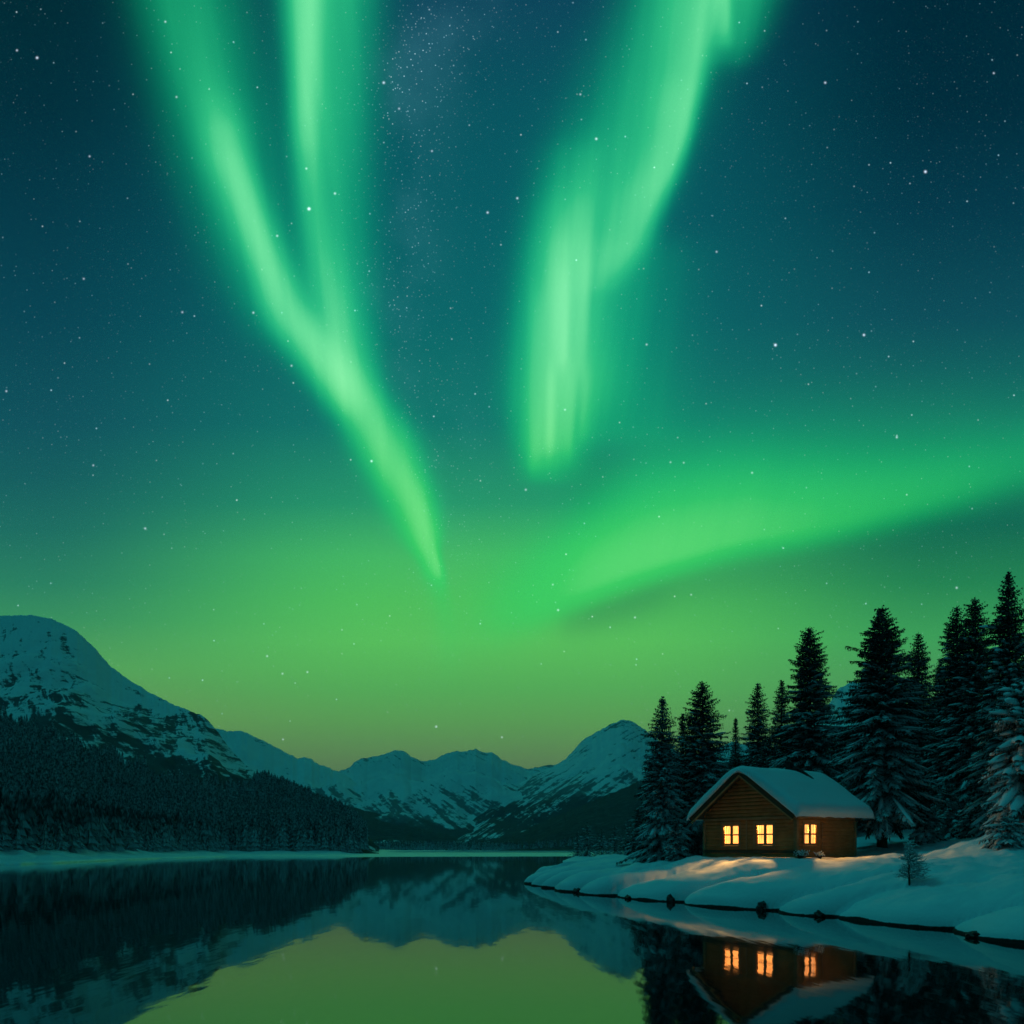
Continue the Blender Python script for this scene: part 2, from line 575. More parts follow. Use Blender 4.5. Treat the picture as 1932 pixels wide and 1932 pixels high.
def mountain_mat(name, snow_lo, snow_hi, ang, streak_scale, patch_scale, dark=(.009, .016, .018), bias=0.0, peak=0.0, peak_z=1e4, rock=(.05, .055, .06)):
    m, n, b = mat(name, SNOW, .85, .15)
    z = geo_z(n)
    st = noise(n, rotco(n, streak_scale, ang), 1.0, 5, .65)
    pa = noise(n, objco(n, (1.0, .12, 1.4)), patch_scale, 8, .68)
    big = noise(n, objco(n, (1.0, .12, 1.4)), patch_scale * .16, 3, .5)
    alt = (z - snow_lo) / (snow_hi - snow_lo)
    pk = ((z - peak_z) / 70.0).clamp()
    fac = alt.mx(-.4).mn(1.5).mad(0.50, 0.32) + (st - 0.5) * 3.0 + (pa - 0.5) * 2.0 + (big - .5) * 1.6 + bias - pk * peak
    fac = fac.step(0.36, 0.62)
    tree = (alt + (pa - 0.5) * 0.8 + (st - .5) * .8).step(-0.25, 0.05)
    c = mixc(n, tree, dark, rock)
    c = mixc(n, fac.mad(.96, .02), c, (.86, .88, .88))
    n.links.new(c, b.inputs['Base Color'])
    bump(n, b, pa + st, .9, .30 / patch_scale)
    return m


M['needle'], n_, b_ = mat('spruce_needles', (.012, .030, .022), .8, .15)
g_ = n_.nodes.new('ShaderNodeNewGeometry')
nz_ = geo_z(n_, 'Normal')
v_ = objco(n_)
frost = ((nz_ - .30) * 1.2 + (noise(n_, v_, 2.6, 3) - .5) * 1.5).step(.12, .75)
tone = mixc(n_, noise(n_, v_, 1.1, 2), (.014, .036, .030), (.028, .054, .040))
n_.links.new(mixc(n_, frost * .75, tone, SNOW), b_.inputs['Base Color'])
M['needle_frosty'], n_, b_ = mat('frosted_needles', (.02, .03, .025), .8, .15)
nz_ = geo_z(n_, 'Normal')
v_ = objco(n_)
frost = ((nz_ - .15) * 1.2 + (noise(n_, v_, 3.2, 3) - .5) * 1.6).step(.05, .6)
n_.links.new(mixc(n_, frost * .75, (.022, .042, .035), SNOW), b_.inputs['Base Color'])
M['far_needle'], n_, b_ = mat('far_forest_needles', (.010, .022, .018), .85, .1)
nz_ = geo_z(n_, 'Normal')
v_ = objco(n_, kind='Object')
frost = ((nz_ + .02) * 1.6 + (noise(n_, v_, .9, 4, .7) - .5) * 3.0).step(.0, .8)
n_.links.new(mixc(n_, frost * .74, (.010, .026, .024), SNOW), b_.inputs['Base Color'])
M['bark'], n_, b_ = mat('spruce_bark', (.07, .045, .03), .9, .1)
v_ = objco(n_, (1, 1, .2))
n_.links.new(mixc(n_, noise(n_, v_, 14, 4), (.045, .03, .02), (.12, .075, .05)), b_.inputs['Base Color'])
M['rock'], n_, b_ = mat('wet_rock', (.02, .02, .02), .6, .4)
v_ = objco(n_)
n_.links.new(mixc(n_, noise(n_, v_, 4, 5), (.008, .008, .008), (.035, .034, .03)), b_.inputs['Base Color'])
bump(n_, b_, noise(n_, v_, 5, 5), .8, .08)


def wood(name, c0, c1, sc=(1.2, 1.2, 22)):
    m, n, b = mat(name, c0, .75, .2)
    v = objco(n, sc)
    w = noise(n, v, 1.6, 5, .65)
    v2 = objco(n)
    big = noise(n, v2, 1.3, 3)
    n.links.new(mixc(n, (w * .7 + big * .5 - .1).step(.25, .75), c0, c1), b.inputs['Base Color'])
    bump(n, b, w, .5, .012)
    return m


M['wall_wood'] = wood('weathered_log_wood', (.23, .095, .030), (.43, .195, .066))
M['trim_wood'] = wood('trim_wood', (.20, .11, .05), (.36, .21, .10))
M['dark_wood'] = wood('dark_roof_wood', (.045, .026, .014), (.095, .055, .028))
M['frame_wood'] = wood('window_frame_wood', (.30, .17, .07), (.42, .25, .11), (8, 8, 8))
M['room'], n_, b_ = mat('warm_room_plaster', (.72, .56, .34), .9, .1)
v_ = objco(n_)
n_.links.new(mixc(n_, noise(n_, v_, 1.5, 3), (.03, .025, .017), (.06, .05, .036)), b_.inputs['Base Color'])
M['curtain'], n_, b_ = mat('linen_curtain', (.10, .075, .04), .9, .05)
M['stone'], n_, b_ = mat('chimney_metal', (.006, .006, .006), .6, .3)
M['twig'], n_, b_ = mat('dry_twigs', (.05, .032, .02), .9, .1)


def glass_mat():
    m = bpy.data.materials.new('window_glass')
    m.use_nodes = True
    n = m.node_tree
    n.nodes.clear()
    t = n.nodes.new('ShaderNodeBsdfTransparent')
    t.inputs[0].default_value = (.96, .95, .92, 1)
    g = n.nodes.new('ShaderNodeBsdfGlossy')
    g.inputs['Roughness'].default_value = .03
    fr = n.nodes.new('ShaderNodeFresnel')
    fr.inputs[0].default_value = 1.25
    mx = n.nodes.new('ShaderNodeMixShader')
    n.links.new(fr.outputs[0], mx.inputs[0]); n.links.new(t.outputs[0], mx.inputs[1]); n.links.new(g.outputs[0], mx.inputs[2])
    em = n.nodes.new('ShaderNodeEmission')          # glow added to the glass itself, standing for curtained lamplight
    em.inputs['Strength'].default_value = 1.0
    w1 = noise(n, objco(n, (14, 14, 2.2)), 1.0, 3)
    w2 = noise(n, objco(n), 1.7, 2)
    em_c = mixc(n, (w1 * .6 + w2 * .8 - .2).step(.2, .8), (.85, .265, .052), (1.5, .46, .10))
    n.links.new(em_c, em.inputs['Color'])
    ad = n.nodes.new('ShaderNodeAddShader')
    n.links.new(mx.outputs[0], ad.inputs[0]); n.links.new(em.outputs[0], ad.inputs[1])
    o = n.nodes.new('ShaderNodeOutputMaterial')
    n.links.new(ad.outputs[0], o.inputs[0])
    return m


M['glass'] = glass_mat()

# ------------------------------------------------------------------ lake, ice and ground beyond
water = obj('water', mesh_np('water', [(-1500, -60, 0), (1500, -60, 0), (1500, 1500, 0), (-1500, 1500, 0)], [[(0, 1, 2, 3)]]), M['water'])
tag(water, kind='structure')

SH_PX = np.array([-1400, -300, 0, 100, 200, 300, 430, 650, 1075, 1500, 2600])
SH_PY = np.array([1640, 1634, 1631.5, 1629, 1624, 1620, 1616.5, 1616.5, 1615.5, 1615.5, 1615.5])


def shore_Y(px):
    return FPX * CAM_H / (np.interp(px, SH_PX, SH_PY) - HY)


def strip_depth(px):            # width of the snowy strand before the trees begin
    return np.interp(px, [-1400, 0, 300, 430, 640, 760, 1100, 2600], [40, 42, 58, 75, 85, 420, 520, 520])


# snowy strand along the far shore
pxs = np.arange(-1400, 2601, 4.0)
ts = np.concatenate([[-.02, 0, .004, .012, .03, .06], np.linspace(.1, 1.25, 40)])
PX, TT = np.meshgrid(pxs, ts)
Y0 = shore_Y(PX)
YY = Y0 + TT * strip_depth(PX) + fbm(PX / 60, PX * 0, 3) * 4 * (TT < .1)
ZS = np.interp(TT, [-.02, 0, .004, .012, .03, .06, .3, .6, 1.0, 1.25], [-.3, .0, .10, .2, .28, .34, .55, 1.2, 2.3, 3.2])
side = np.interp(PX, [-1400, 100, 400, 640, 740, 2600], [1.7, 1.6, 1.15, 1.0, .5, .5])
ZS = ZS * side + fbm(PX / 45, YY / 14, 4) * .5 * sstep(TT, .1, .4) * side * np.interp(PX, [640, 740], [1, .25])
XX = (PX - CX) / FPX * YY
far_shore = obj('shore', mesh_np('shore', np.stack([XX, YY, ZS], -1).reshape(-1, 3), [grid_faces(len(ts), len(pxs))], True), M['ice'])
tag(far_shore, kind='structure')

# level snow ground behind the strand
ground = obj('ground', mesh_np('ground', [(-3500, 560, .9), (4500, 560, .9), (4500, 5600, .9), (-4500, 5600, .9)], [[(0, 1, 2, 3)]]), M['snow'])
tag(ground, kind='structure')


def mountain(name, ridge, Yf, Yr, zf, power, mtl, namp, nscale, step=2.0, rows=110, seed=0, rough=2.6):
    """ridge (column, row); the slope climbs from depth Yf to Yr, then falls away behind"""
    rp = np.array(ridge, float)
    c = np.arange(rp[0, 0], rp[-1, 0] + .1, step)
    row = np.interp(c, rp[:, 0], rp[:, 1])
    k = np.hanning(7)[1:-1]; k /= k.sum()
    row = np.convolve(np.pad(row, 2, 'edge'), k, 'valid')
    row = row + fbm(c / 17.0 + seed, c * 0 + seed, 5, .62) * rough - np.abs(fbm(c / 11.0 + seed * 2, c * 0 + 3, 3)) * rough * .8 + .6
    yf = np.array([Yf(x) for x in c]) if callable(Yf) else np.full(len(c), Yf)
    yr = np.array([Yr(x) for x in c]) if callable(Yr) else np.full(len(c), Yr)
    zr = CAM_H + (HY - row) / FPX * yr
    t1 = np.concatenate([[0], np.linspace(0, 1, rows - 1)])
    t2 = np.linspace(1.02, 1.6, 14)
    zf = np.interp(c, [600, 716], [zf, .1]) if name == 'mountain' and ridge[0][0] < -1000 else np.full(len(c), zf)
    Vr = []
    for t in t1:
        Y = yf + (yr - yf) * t
        X = (c - CX) / FPX * Y
        base = zf + (zr - zf) * t ** power
        w = np.sin(np.pi * min(t, 1)) ** .7 * min(1.0, (1 - t) * 3.2) if 0 < t < 1 else 0
        n = fbm(X / nscale + seed, Y / nscale * .7, 5, .5)
        # gullies running downhill
        gl = np.abs(fbm(X / (nscale * .35) + seed * 3 + Y / (nscale * 2.5), Y / (nscale * 3.0), 3)) - .25
        z = base + w * (n + gl * .5) * namp
        lim = CAM_H + (HY - row - 1.5 * (1 - t)) / FPX * Y
        z = np.minimum(z, np.maximum(lim, zf)) if t > .02 else z
        Vr.append(np.stack([X, Y, z if len(Vr) else z * 0 - 2.0], -1))
    for t in t2:
        Y = yf + (yr - yf) * t
        X = (c - CX) / FPX * Y
        z = zr - (t - 1) / .6 * (zr + 8) + fbm(X / nscale + seed, Y / nscale, 4) * namp * .4 * (t - 1) / .6
        Vr.append(np.stack([X, Y, z], -1))
    V = np.concatenate(Vr)
    o = obj(name, mesh_np(name, V, [grid_faces(rows + 14, len(c))], True), mtl)
    tag(o, kind='structure')
    return o, c, yf, yr, zr, np.array(Vr)


RAD = math.radians
m_left = mountain_mat('left_mountain_snow', 60, 165, RAD(48), (.24, .002, .024), .16, bias=.0)
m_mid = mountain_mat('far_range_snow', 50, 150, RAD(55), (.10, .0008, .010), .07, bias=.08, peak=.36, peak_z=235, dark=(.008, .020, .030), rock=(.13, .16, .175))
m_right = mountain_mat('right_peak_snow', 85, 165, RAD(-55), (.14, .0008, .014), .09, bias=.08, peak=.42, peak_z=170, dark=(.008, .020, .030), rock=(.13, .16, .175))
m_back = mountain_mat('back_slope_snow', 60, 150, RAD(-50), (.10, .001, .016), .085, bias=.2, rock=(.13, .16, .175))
M['dark_hill'], n_, b_ = mat('wooded_hill', (.012, .022, .020), .9, .05)
v_ = objco(n_)
n_.links.new(mixc(n_, (noise(n_, v_, .12, 6, .75)).step(.45, .75), (.012, .024, .026), (.10, .13, .14)), b_.inputs['Base Color'])

RIDGE_L = [(-1400, 1240), (-900, 1190), (-500, 1150), (-200, 1152), (-60, 1160), (0, 1161), (60, 1160), (100, 1168), (140, 1187), (155, 1199), (180, 1224),
           (205, 1253), (240, 1280), (280, 1305), (330, 1330), (365, 1343), (385, 1351), (405, 1373), (425, 1401), (450, 1431),
           (480, 1456), (520, 1483), (560, 1501), (600, 1517), (640, 1530), (664, 1548), (690, 1574), (706, 1590), (716, 1599)]


def yf_left(x): return float(shore_Y(x) + np.interp(x, [-1400, 0, 300, 430, 640, 760, 1100], [30, 32, 45, 60, 72, 120, 160]))
def yr_left(x): return float(np.interp(x, [-1400, 0, 250, 420, 520, 640, 800, 960], [1000, 900, 850, 800, 760, 720, 700, 690]))


mountain('hill', [(380, 1440), (450, 1452), (520, 1480), (600, 1507), (680, 1526), (760, 1547), (836, 1566), (900, 1582), (960, 1593), (1020, 1599)], 950, 1500, 1.1, 1.2,
         [M['dark_hill']], 9.0, 140.0, seed=33, rough=2.0)
left_mountain = mountain('mountain', RIDGE_L, yf_left, yr_left, 1.6, 1.5, [m_left], 22.0, 130.0, step=2.5, rows=150, seed=2)
mountain('mountain', [(300, 1340), (400, 1372), (425, 1378), (460, 1380), (490, 1394), (520, 1409), (548, 1424), (560, 1431), (575, 1427), (590, 1435), (620, 1449), (655, 1462),
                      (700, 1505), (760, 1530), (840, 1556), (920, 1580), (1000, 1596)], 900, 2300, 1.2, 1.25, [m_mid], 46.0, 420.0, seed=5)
mountain('mountain', [(560, 1470), (630, 1456), (651, 1452), (665, 1442), (680, 1430), (696, 1429), (713, 1426), (732, 1420), (751, 1414), (766, 1419), (786, 1433), (803, 1437),
                      (826, 1430), (840, 1421), (856, 1418), (875, 1417), (900, 1413), (913, 1420), (928, 1418), (946, 1432), (970, 1443), (996, 1450),
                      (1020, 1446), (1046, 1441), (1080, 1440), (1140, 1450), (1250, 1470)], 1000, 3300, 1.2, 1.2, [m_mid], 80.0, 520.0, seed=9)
mountain('mountain', [(790, 1582), (836, 1553), (876, 1532), (930, 1506), (973, 1484), (996, 1466), (1020, 1455), (1046, 1446), (1069, 1430), (1086, 1410), (1106, 1390), (1139, 1374),
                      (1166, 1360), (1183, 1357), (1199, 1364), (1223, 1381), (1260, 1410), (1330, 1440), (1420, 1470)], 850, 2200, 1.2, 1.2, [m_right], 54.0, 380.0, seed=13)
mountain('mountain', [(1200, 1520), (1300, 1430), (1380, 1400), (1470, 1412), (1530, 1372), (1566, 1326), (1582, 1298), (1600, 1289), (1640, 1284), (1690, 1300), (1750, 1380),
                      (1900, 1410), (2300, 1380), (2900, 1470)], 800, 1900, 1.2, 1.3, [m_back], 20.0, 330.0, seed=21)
mountain('hill', [(840, 1597), (900, 1588), (950, 1576), (996, 1562), (1060, 1536), (1140, 1502), (1200, 1476), (1240, 1462), (1340, 1440), (1500, 1425),
                  (1700, 1440), (2000, 1430), (2800, 1500)], 700, 1150, 1.1, 1.2, [M['dark_hill']], 8.0, 120.0, seed=27, rough=3.0)

# ------------------------------------------------------------------ near snow bank
SHORE = [(46, -12), (30, 2), (23.5, 12), (19.2, 20), (16.6, 28.2), (16.1, 32.5), (15.4, 35.1), (14.5, 38.2), (13.1, 41.2), (11.8, 45.4),
         (9.8, 49.2), (7.6, 54.3), (4.9, 60.2), (2.7, 69), (0.9, 78.2), (1.1, 81), (2.6, 85), (6, 95), (13, 112), (26, 140), (44, 190), (70, 250), (110, 330)]


def spline(P, n=16):
    P = np.array(P, float)
    out = []
    for i in range(len(P) - 1):
        p0, p1, p2, p3 = P[max(i - 1, 0)], P[i], P[i + 1], P[min(i + 2, len(P) - 1)]
        for t in np.linspace(0, 1, n, endpoint=False):
            out.append(.5 * ((2 * p1) + (-p0 + p2) * t + (2 * p0 - 5 * p1 + 4 * p2 - p3) * t ** 2 + (-p0 + 3 * p1 - 3 * p2 + p3) * t ** 3))
    out.append(P[-1])
    return np.array(out)


SHP = spline(SHORE, 8)
SHA = np.concatenate([[0], np.cumsum(np.linalg.norm(np.diff(SHP, axis=0), axis=1))])


def shore_dist(X, Y):
    """signed distance inland and arc length of the nearest shore point"""
    X = np.asarray(X, float); Y = np.asarray(Y, float)
    best = np.full(X.shape, 1e9); sgn = np.zeros(X.shape); arc = np.zeros(X.shape)
    for i in range(len(SHP) - 1):
        ax, ay = SHP[i]; bx, by = SHP[i + 1]
        ex, ey = bx - ax, by - ay
        L2 = ex * ex + ey * ey
        t = np.clip(((X - ax) * ex + (Y - ay) * ey) / L2, 0, 1)
        dx_, dy_ = X - ax - t * ex, Y - ay - t * ey
        d = dx_ ** 2 + dy_ ** 2
        m = d < best
        best = np.where(m, d, best)
        cr = dy_ * ex - dx_ * ey
        sgn = np.where(m, -np.sign(cr), sgn)
        arc = np.where(m, SHA[i] + t * math.sqrt(L2), arc)
    return np.sqrt(best) * sgn, arc


_r = np.random.RandomState(11)
_ed = [0.0]
while _ed[-1] < SHA[-1] + 10:
    _ed.append(_ed[-1] + _r.uniform(3.8, 8.0))
_ed = np.array(_ed)
_lh = _r.uniform(.7, 1.25, len(_ed))


def lobe(a):
    i = np.clip(np.searchsorted(_ed, a, 'right') - 1, 0, len(_ed) - 2)
    qv = (a - _ed[i]) / (_ed[i + 1] - _ed[i]) * 2 - 1
    qv = np.clip(qv + .25 * (1 - qv * qv), -1, 1)
    return np.sqrt(np.clip(1 - qv * qv, 0, 1)) * _lh[i]


# cabin placement (needed by the drifts round its walls)
CA = np.array([.559, -.829]); CB = np.array([.829, .559])
C1 = np.array([17.0, 53.0])                  # right front corner
WA, WB = 7.4, 5.65
C0 = C1 - CA * WA                            # left front corner: local origin
BASE_Z = 2.42


def local(X, Y):
    dx_, dy_ = X - C0[0], Y - C0[1]
    return dx_ * CA[0] + dy_ * CA[1], dx_ * CB[0] + dy_ * CB[1]


def land_z(X, Y):
    X = np.asarray(X, float); Y = np.asarray(Y, float)
    s, a = shore_dist(X, Y)
    aw = a + .75 * np.clip(s, 0, 12) + fbm(X / 5, Y / 5, 2) * .6
    lo = lobe(aw)
    se = s - 1.15 + lo * 1.25 * np.exp(-np.clip(s, 0, 12) / 3.0)
    z = np.interp(se, [-3, -.5, -.1, 0, .03, .10, .25, .5, .9, 1.6, 2.6, 4, 6, 9, 14, 20, 28, 45, 80, 200],
                  [-1.5, -.6, -.25, -.02, .17, .34, .58, .80, 1.02, 1.26, 1.55, 1.92, 2.25, 2.42, 2.72, 3.55, 4.7, 6.6, 10, 22])
    ins = sstep(s, .2, 1.5)
    z = z + (lo - .75) * .95 * ins * np.exp(-np.clip(s - 1, 0, 30) / 3.6)
    # wind drifts
    u = X * .35 + Y * .94; w = X * .94 - Y * .35
    dr = fbm(u / 5.5, w / 3.0, 3, .45) * .40 + fbm(u / 13 + 3, w / 9, 2) * .5
    z = z + dr * sstep(s, .8, 4.5) * .85
    z = z + (fbm(X / 1.5, Y / 1.2, 3, .5) * .085 + fbm(u / 2.6 + 7, w / .9, 2) * .05) * sstep(s, .4, 1.6)
    # a swell of ground in front of the laden spruce on the right
    z = z + 1.05 * np.exp(-(((X - 28.5) / 4.6) ** 2 + ((Y - 49.5) / 4.2) ** 2))
    z = z - 0.45 * np.exp(-(((X - 25.5) / 2.6) ** 2 + ((Y - 55.5) / 3.5) ** 2))
    # level pad and drift against the cabin walls
    lx, ly = local(X, Y)
    ddx = np.maximum(np.maximum(-lx, lx - WA), 0); ddy = np.maximum(np.maximum(-ly, ly - WB), 0)
    dd = np.hypot(ddx, ddy)
    w2 = 1 - sstep(dd, .3, 3.2)
    z = z * (1 - w2) + w2 * (BASE_Z + .12 + fbm(X / 1.3, Y / 1.3, 3) * .16)
    return z


cols = np.concatenate([np.arange(940, 2100, 1.6), np.arange(2100, 3400, 12)])
rows_ = np.exp(np.arange(math.log(24.0), math.log(190), .0034))
CXg, YG = np.meshgrid(cols, rows_)
XG = (CXg - CX) / FPX * YG
ZG = land_z(XG, YG)
bank = obj('snow_bank', mesh_np('snow_bank', np.stack([XG, YG, ZG], -1).reshape(-1, 3), [grid_faces(len(rows_), len(cols))], True), M['bank'])
tag(bank, kind='structure')
# coarser land further round the bay, out of the picture's edge
xs = np.arange(16, 130, 1.5); ys = np.arange(-10, 25.5, 1.5)
XC, YC = np.meshgrid(xs, ys)
ZC = land_z(XC, YC)
near = obj('shore', mesh_np('shore', np.stack([XC, YC, ZC - .05], -1).reshape(-1, 3), [grid_faces(len(ys), len(xs))], True), M['bank'])
tag(near, kind='structure')


def gz(x, y):
    return float(land_z(np.array([x]), np.array([y]))[0])


# ------------------------------------------------------------------ cabin
cab_rz = math.atan2(CA[1], CA[0])
cabin = empty('log_cabin', (C0[0], C0[1], BASE_Z), cab_rz)
tag(cabin, 'wooden log cabin with three glowing windows and thick snow on its gable roof', 'cabin')
EAVE, APEX, HALF = 2.92, 5.52, WA / 2      # wall top at the eaves, apex of the wall
SL = (APEX - EAVE) / HALF
TH = .16
BD = .235                                    # board height
# windows: wall, centre along the wall, sill, head, width
WINS_F = [(2.30, .90, 2.26, 1.38), (5.02, .90, 2.26, 1.38)]
WINS_S = [(1.30, .90, 2.26, 1.28)]


def boards(mb, x0, x1, ztop_fn, wins, flip, seed):
    """clapboard wall in local (along, out, up); flip maps it onto the wall"""
    rs = np.random.RandomState(seed)
    z = -.55
    while z < APEX:
        z1 = z + BD
        segs = [(x0, x1)]
        for (c, s0, s1, w) in wins:
            if z1 > s0 + .001 and z < s1 - .001:
                ns = []
                for (a, b_) in segs:
                    if c - w / 2 > a and c + w / 2 < b_:
                        ns += [(a, c - w / 2), (c + w / 2, b_)]
                    else:
                        ns.append((a, b_))
                segs = ns
        for (a, b_) in segs:
            j = rs.uniform(-.006, .006)
            zt = min(z1, 1e9)
            al, ar = ztop_fn(z), ztop_fn(zt - .01)
            if al is not None:
                a0, b0 = max(a, al[0]), min(b_, al[1])
                if ar is None:
                    ar = ((al[0] + al[1]) / 2 - .01, (al[0] + al[1]) / 2 + .01)
                a1, b1 = max(a, ar[0]), min(b_, ar[1])
                if b0 - a0 < .05: continue
                lo, hi = .052 + j, .012 + j
                # rounded log face: two facets
                mb.add([flip(x, o, zz) for (x, o, zz) in
                        [(a0, -TH, z), (b0, -TH, z), (b0, .012 + j, z + .004), (a0, .012 + j, z + .004),
                         (a0, lo, z + .05), (b0, lo, z + .05), ((a0 + a1) / 2, lo, z + .14), ((b0 + b1) / 2, lo, z + .14),
                         (a1, hi, zt - .004), (b1, hi, zt - .004), (b1, -TH, zt - .002), (a1, -TH, zt - .002)]],
                       [(0, 1, 2, 3), (3, 2, 5, 4), (4, 5, 7, 6), (6, 7, 9, 8), (8, 9, 10, 11), (11, 10, 1, 0),
                        (0, 3, 4, 6, 8, 11), (1, 10, 9, 7, 5, 2)])
        z = z1


def gable(z):
    if z <= EAVE: return (0, WA)
    if z >= APEX: return None
    k = (z - EAVE) / SL
    return (k, WA - k)


def flat(z):
    return (TH + .002, WB - TH - .002) if z < EAVE - .02 else None


fl_front = lambda x, o, z: (x, -o, z)
fl_side = lambda x, o, z: (WA + o, x, z)
fl_left = lambda x, o, z: (-o, x, z)
fl_back = lambda x, o, z: (x, WB + o, z)
for wins, fl, fn, ln, sd in ((WINS_F, fl_front, gable, WA, 1), (WINS_S, fl_side, flat, WB, 2), ([], fl_left, flat, WB, 3), ([], fl_back, gable, WA, 4)):
    mb = MB()
    boards(mb, 0, ln, fn, [(c, s0, s1, w) for (c, s0, s1, w) in wins], fl, sd)
    obj('wall', mb.mesh('wall'), M['wall_wood'], cabin)

# trim: belt beam, sill log, posts, corner post, beam under the side eave
mb = MB()
mb.box((-.05, -.115, 2.50), (WA + .05, -.055, 2.66))
obj('belt_beam', mb.mesh('belt_beam', bevel=.01), M['trim_wood'], cabin)
mb = MB()
mb.box((-.04, -.135, .42), (WA + .04, -.056, .60))
obj('sill_beam', mb.mesh('sill_beam', bevel=.01), M['dark_wood'], cabin)
for x in (3.64,):
    mb = MB(); mb.box((x - .06, -.10, .603), (x + .06, -.056, 2.497))
    obj('post', mb.mesh('post', bevel=.008), M['trim_wood'], cabin)
for (x, y) in ((WA, 0), (0, 0), (WA, WB)):
    mb = MB()
    sx = 1 if x > 0 else -1; sy = -1 if y == 0 else 1
    mb.hexa([(x - .14 * sx, y - .12 * sy, -.5), (x + .10 * sx, y - .12 * sy, -.5), (x + .10 * sx, y + .10 * sy, -.5), (x - .14 * sx, y + .10 * sy, -.5),
             (x - .14 * sx, y - .12 * sy, 2.44), (x + .10 * sx, y - .12 * sy, 2.44), (x + .10 * sx, y + .10 * sy, 2.44), (x - .14 * sx, y + .10 * sy, 2.44)])
    obj('corner_post', mb.mesh('corner_post', bevel=.012), M['trim_wood'], cabin)
mb = MB()
mb.box((WA + .056, -.3, 2.54), (WA + .22, WB * .74, 2.72))
obj('eave_beam', mb.mesh('eave_beam', bevel=.015), M['trim_wood'], cabin)
mb = MB()
mb.box((WA + .056, 2.28, .35), (WA + .10, 2.38, 2.30))
obj('post', mb.mesh('post', bevel=.008), M['trim_wood'], cabin)

# roof boards, verge boards, snow
FO, BO, SO = .80, .80, .55                  # front, back and side overhang
def roof_pt(side, k, y, off=0.0):
    """k 0 at the ridge .. 1 at the eave edge; off along the roof normal"""
    L = HALF + SO
    x = HALF + side * L * k
    z = APEX + .10 - SL * L * k
    nl = math.hypot(1, SL)
    return (x + side * off * SL / nl, y, z + off / nl)


mb = MB()
for sd in (-1, 1):
    mb.hexa([roof_pt(sd, 0, -FO, -.0), roof_pt(sd, 1, -FO, 0), roof_pt(sd, 1, WB + BO, 0), roof_pt(sd, 0, WB + BO, 0),
             roof_pt(sd, 0, -FO, .10), roof_pt(sd, 1, -FO, .10), roof_pt(sd, 1, WB + BO, .10), roof_pt(sd, 0, WB + BO, .10)])
roof = obj('roof', mb.mesh('roof'), M['dark_wood'], cabin)
for sd in (-1, 1):
    mb = MB()
    y0 = -FO - .06
    mb.hexa([roof_pt(sd, 0, y0, -.24), roof_pt(sd, 1.0, y0, -.24), roof_pt(sd, 1.0, -FO - .003, -.24), roof_pt(sd, 0, -FO - .003, -.24),
             roof_pt(sd, 0, y0, .09), roof_pt(sd, 1.0, y0, .09), roof_pt(sd, 1.0, -FO - .003, .09), roof_pt(sd, 0, -FO - .003, .09)])
    o = obj('verge_board', mb.mesh('verge_board'), M['dark_wood'], cabin)
    mb = MB()
    mb.hexa([roof_pt(sd, .035, y0 - .035, -.33), roof_pt(sd, 1.0, y0 - .035, -.33), roof_pt(sd, 1.0, y0 + .05, -.33), roof_pt(sd, .035, y0 + .05, -.33),
             roof_pt(sd, .035, y0 - .035, -.245), roof_pt(sd, 1.0, y0 - .035, -.245), roof_pt(sd, 1.0, y0 + .05, -.245), roof_pt(sd, .035, y0 + .05, -.245)])
    obj('verge_trim', mb.mesh('verge_trim'), M['frame_wood'], cabin)
# rafters under the overhang
for y in np.arange(-.45, WB + .7, .75):
    mb = MB()
    for sd in (1,):
        mb.hexa([roof_pt(sd, .86, y - .04, -.13), roof_pt(sd, .985, y - .04, -.13), roof_pt(sd, .985, y + .04, -.13), roof_pt(sd, .86, y + .04, -.13),
                 roof_pt(sd, .86, y - .04, -.003), roof_pt(sd, .985, y - .04, -.003), roof_pt(sd, .985, y + .04, -.003), roof_pt(sd, .86, y + .04, -.003)])
    obj('rafter', mb.mesh('rafter'), M['trim_wood'], cabin)

# snow blanket: cross-section carried along the ridge, rounded at both ends
NS = 56
cs = []
for i in range(NS + 1):                      # outer skin from left eave to right eave
    k = -1.0 + 2.0 * i / NS
    cs.append(k)
ysn = np.concatenate([[-.97, -.955, -.92, -.86, -.78, -.66], np.linspace(-.5, WB + .5, 44), [WB + .66, WB + .78, WB + .86, WB + .92, WB + .955, WB + .97]])
Vs = []
for y in ysn:
    e = min(y + .97, WB + .97 - y)
    th_end = math.sqrt(max(0.0, 1 - (1 - min(e / .42, 1)) ** 2))
    ring_o, ring_i = [], []
    for k in cs:
        sd = -1 if k < 0 else 1
        a = abs(k) * 1.035
        lip = math.sqrt(max(0.0, 1 - max(0, (a - .90) / .136) ** 2))
        th = (.58 + .06 * float(perlin(k * 2.2 + 5, y * .45)) * 1.5 + .035 * float(perlin(k * 6, y * 1.3))) * (.10 + .90 * lip) * (.12 + .88 * th_end)
        xo, _, zo = roof_pt(sd, a, y, .11 + th)
        # round the ridge: the snow saddles over it
        rr = math.sqrt((k * (HALF + SO)) ** 2 + .55 ** 2) - abs(k * (HALF + SO))
        zo -= rr * SL * .75
        if abs(k) < .12:
            xo = HALF + (HALF + SO) * 1.035 * k + sd * (.11 + th) * SL / math.hypot(1, SL) * (abs(k) / .12)
        # droop of the lip
        zo -= .10 * max(0, (a - .93) / .1) ** 2 * (1 + .8 * float(perlin(y * 1.7, sd * 3.0)))
        ring_o.append((xo, y, zo))
        ring_i.append(roof_pt(sd, min(a, 1.02), y, .095 if a < 1 else .05))
    Vs.append(ring_o + ring_i[::-1])
nr, nc_ = len(Vs), len(Vs[0])
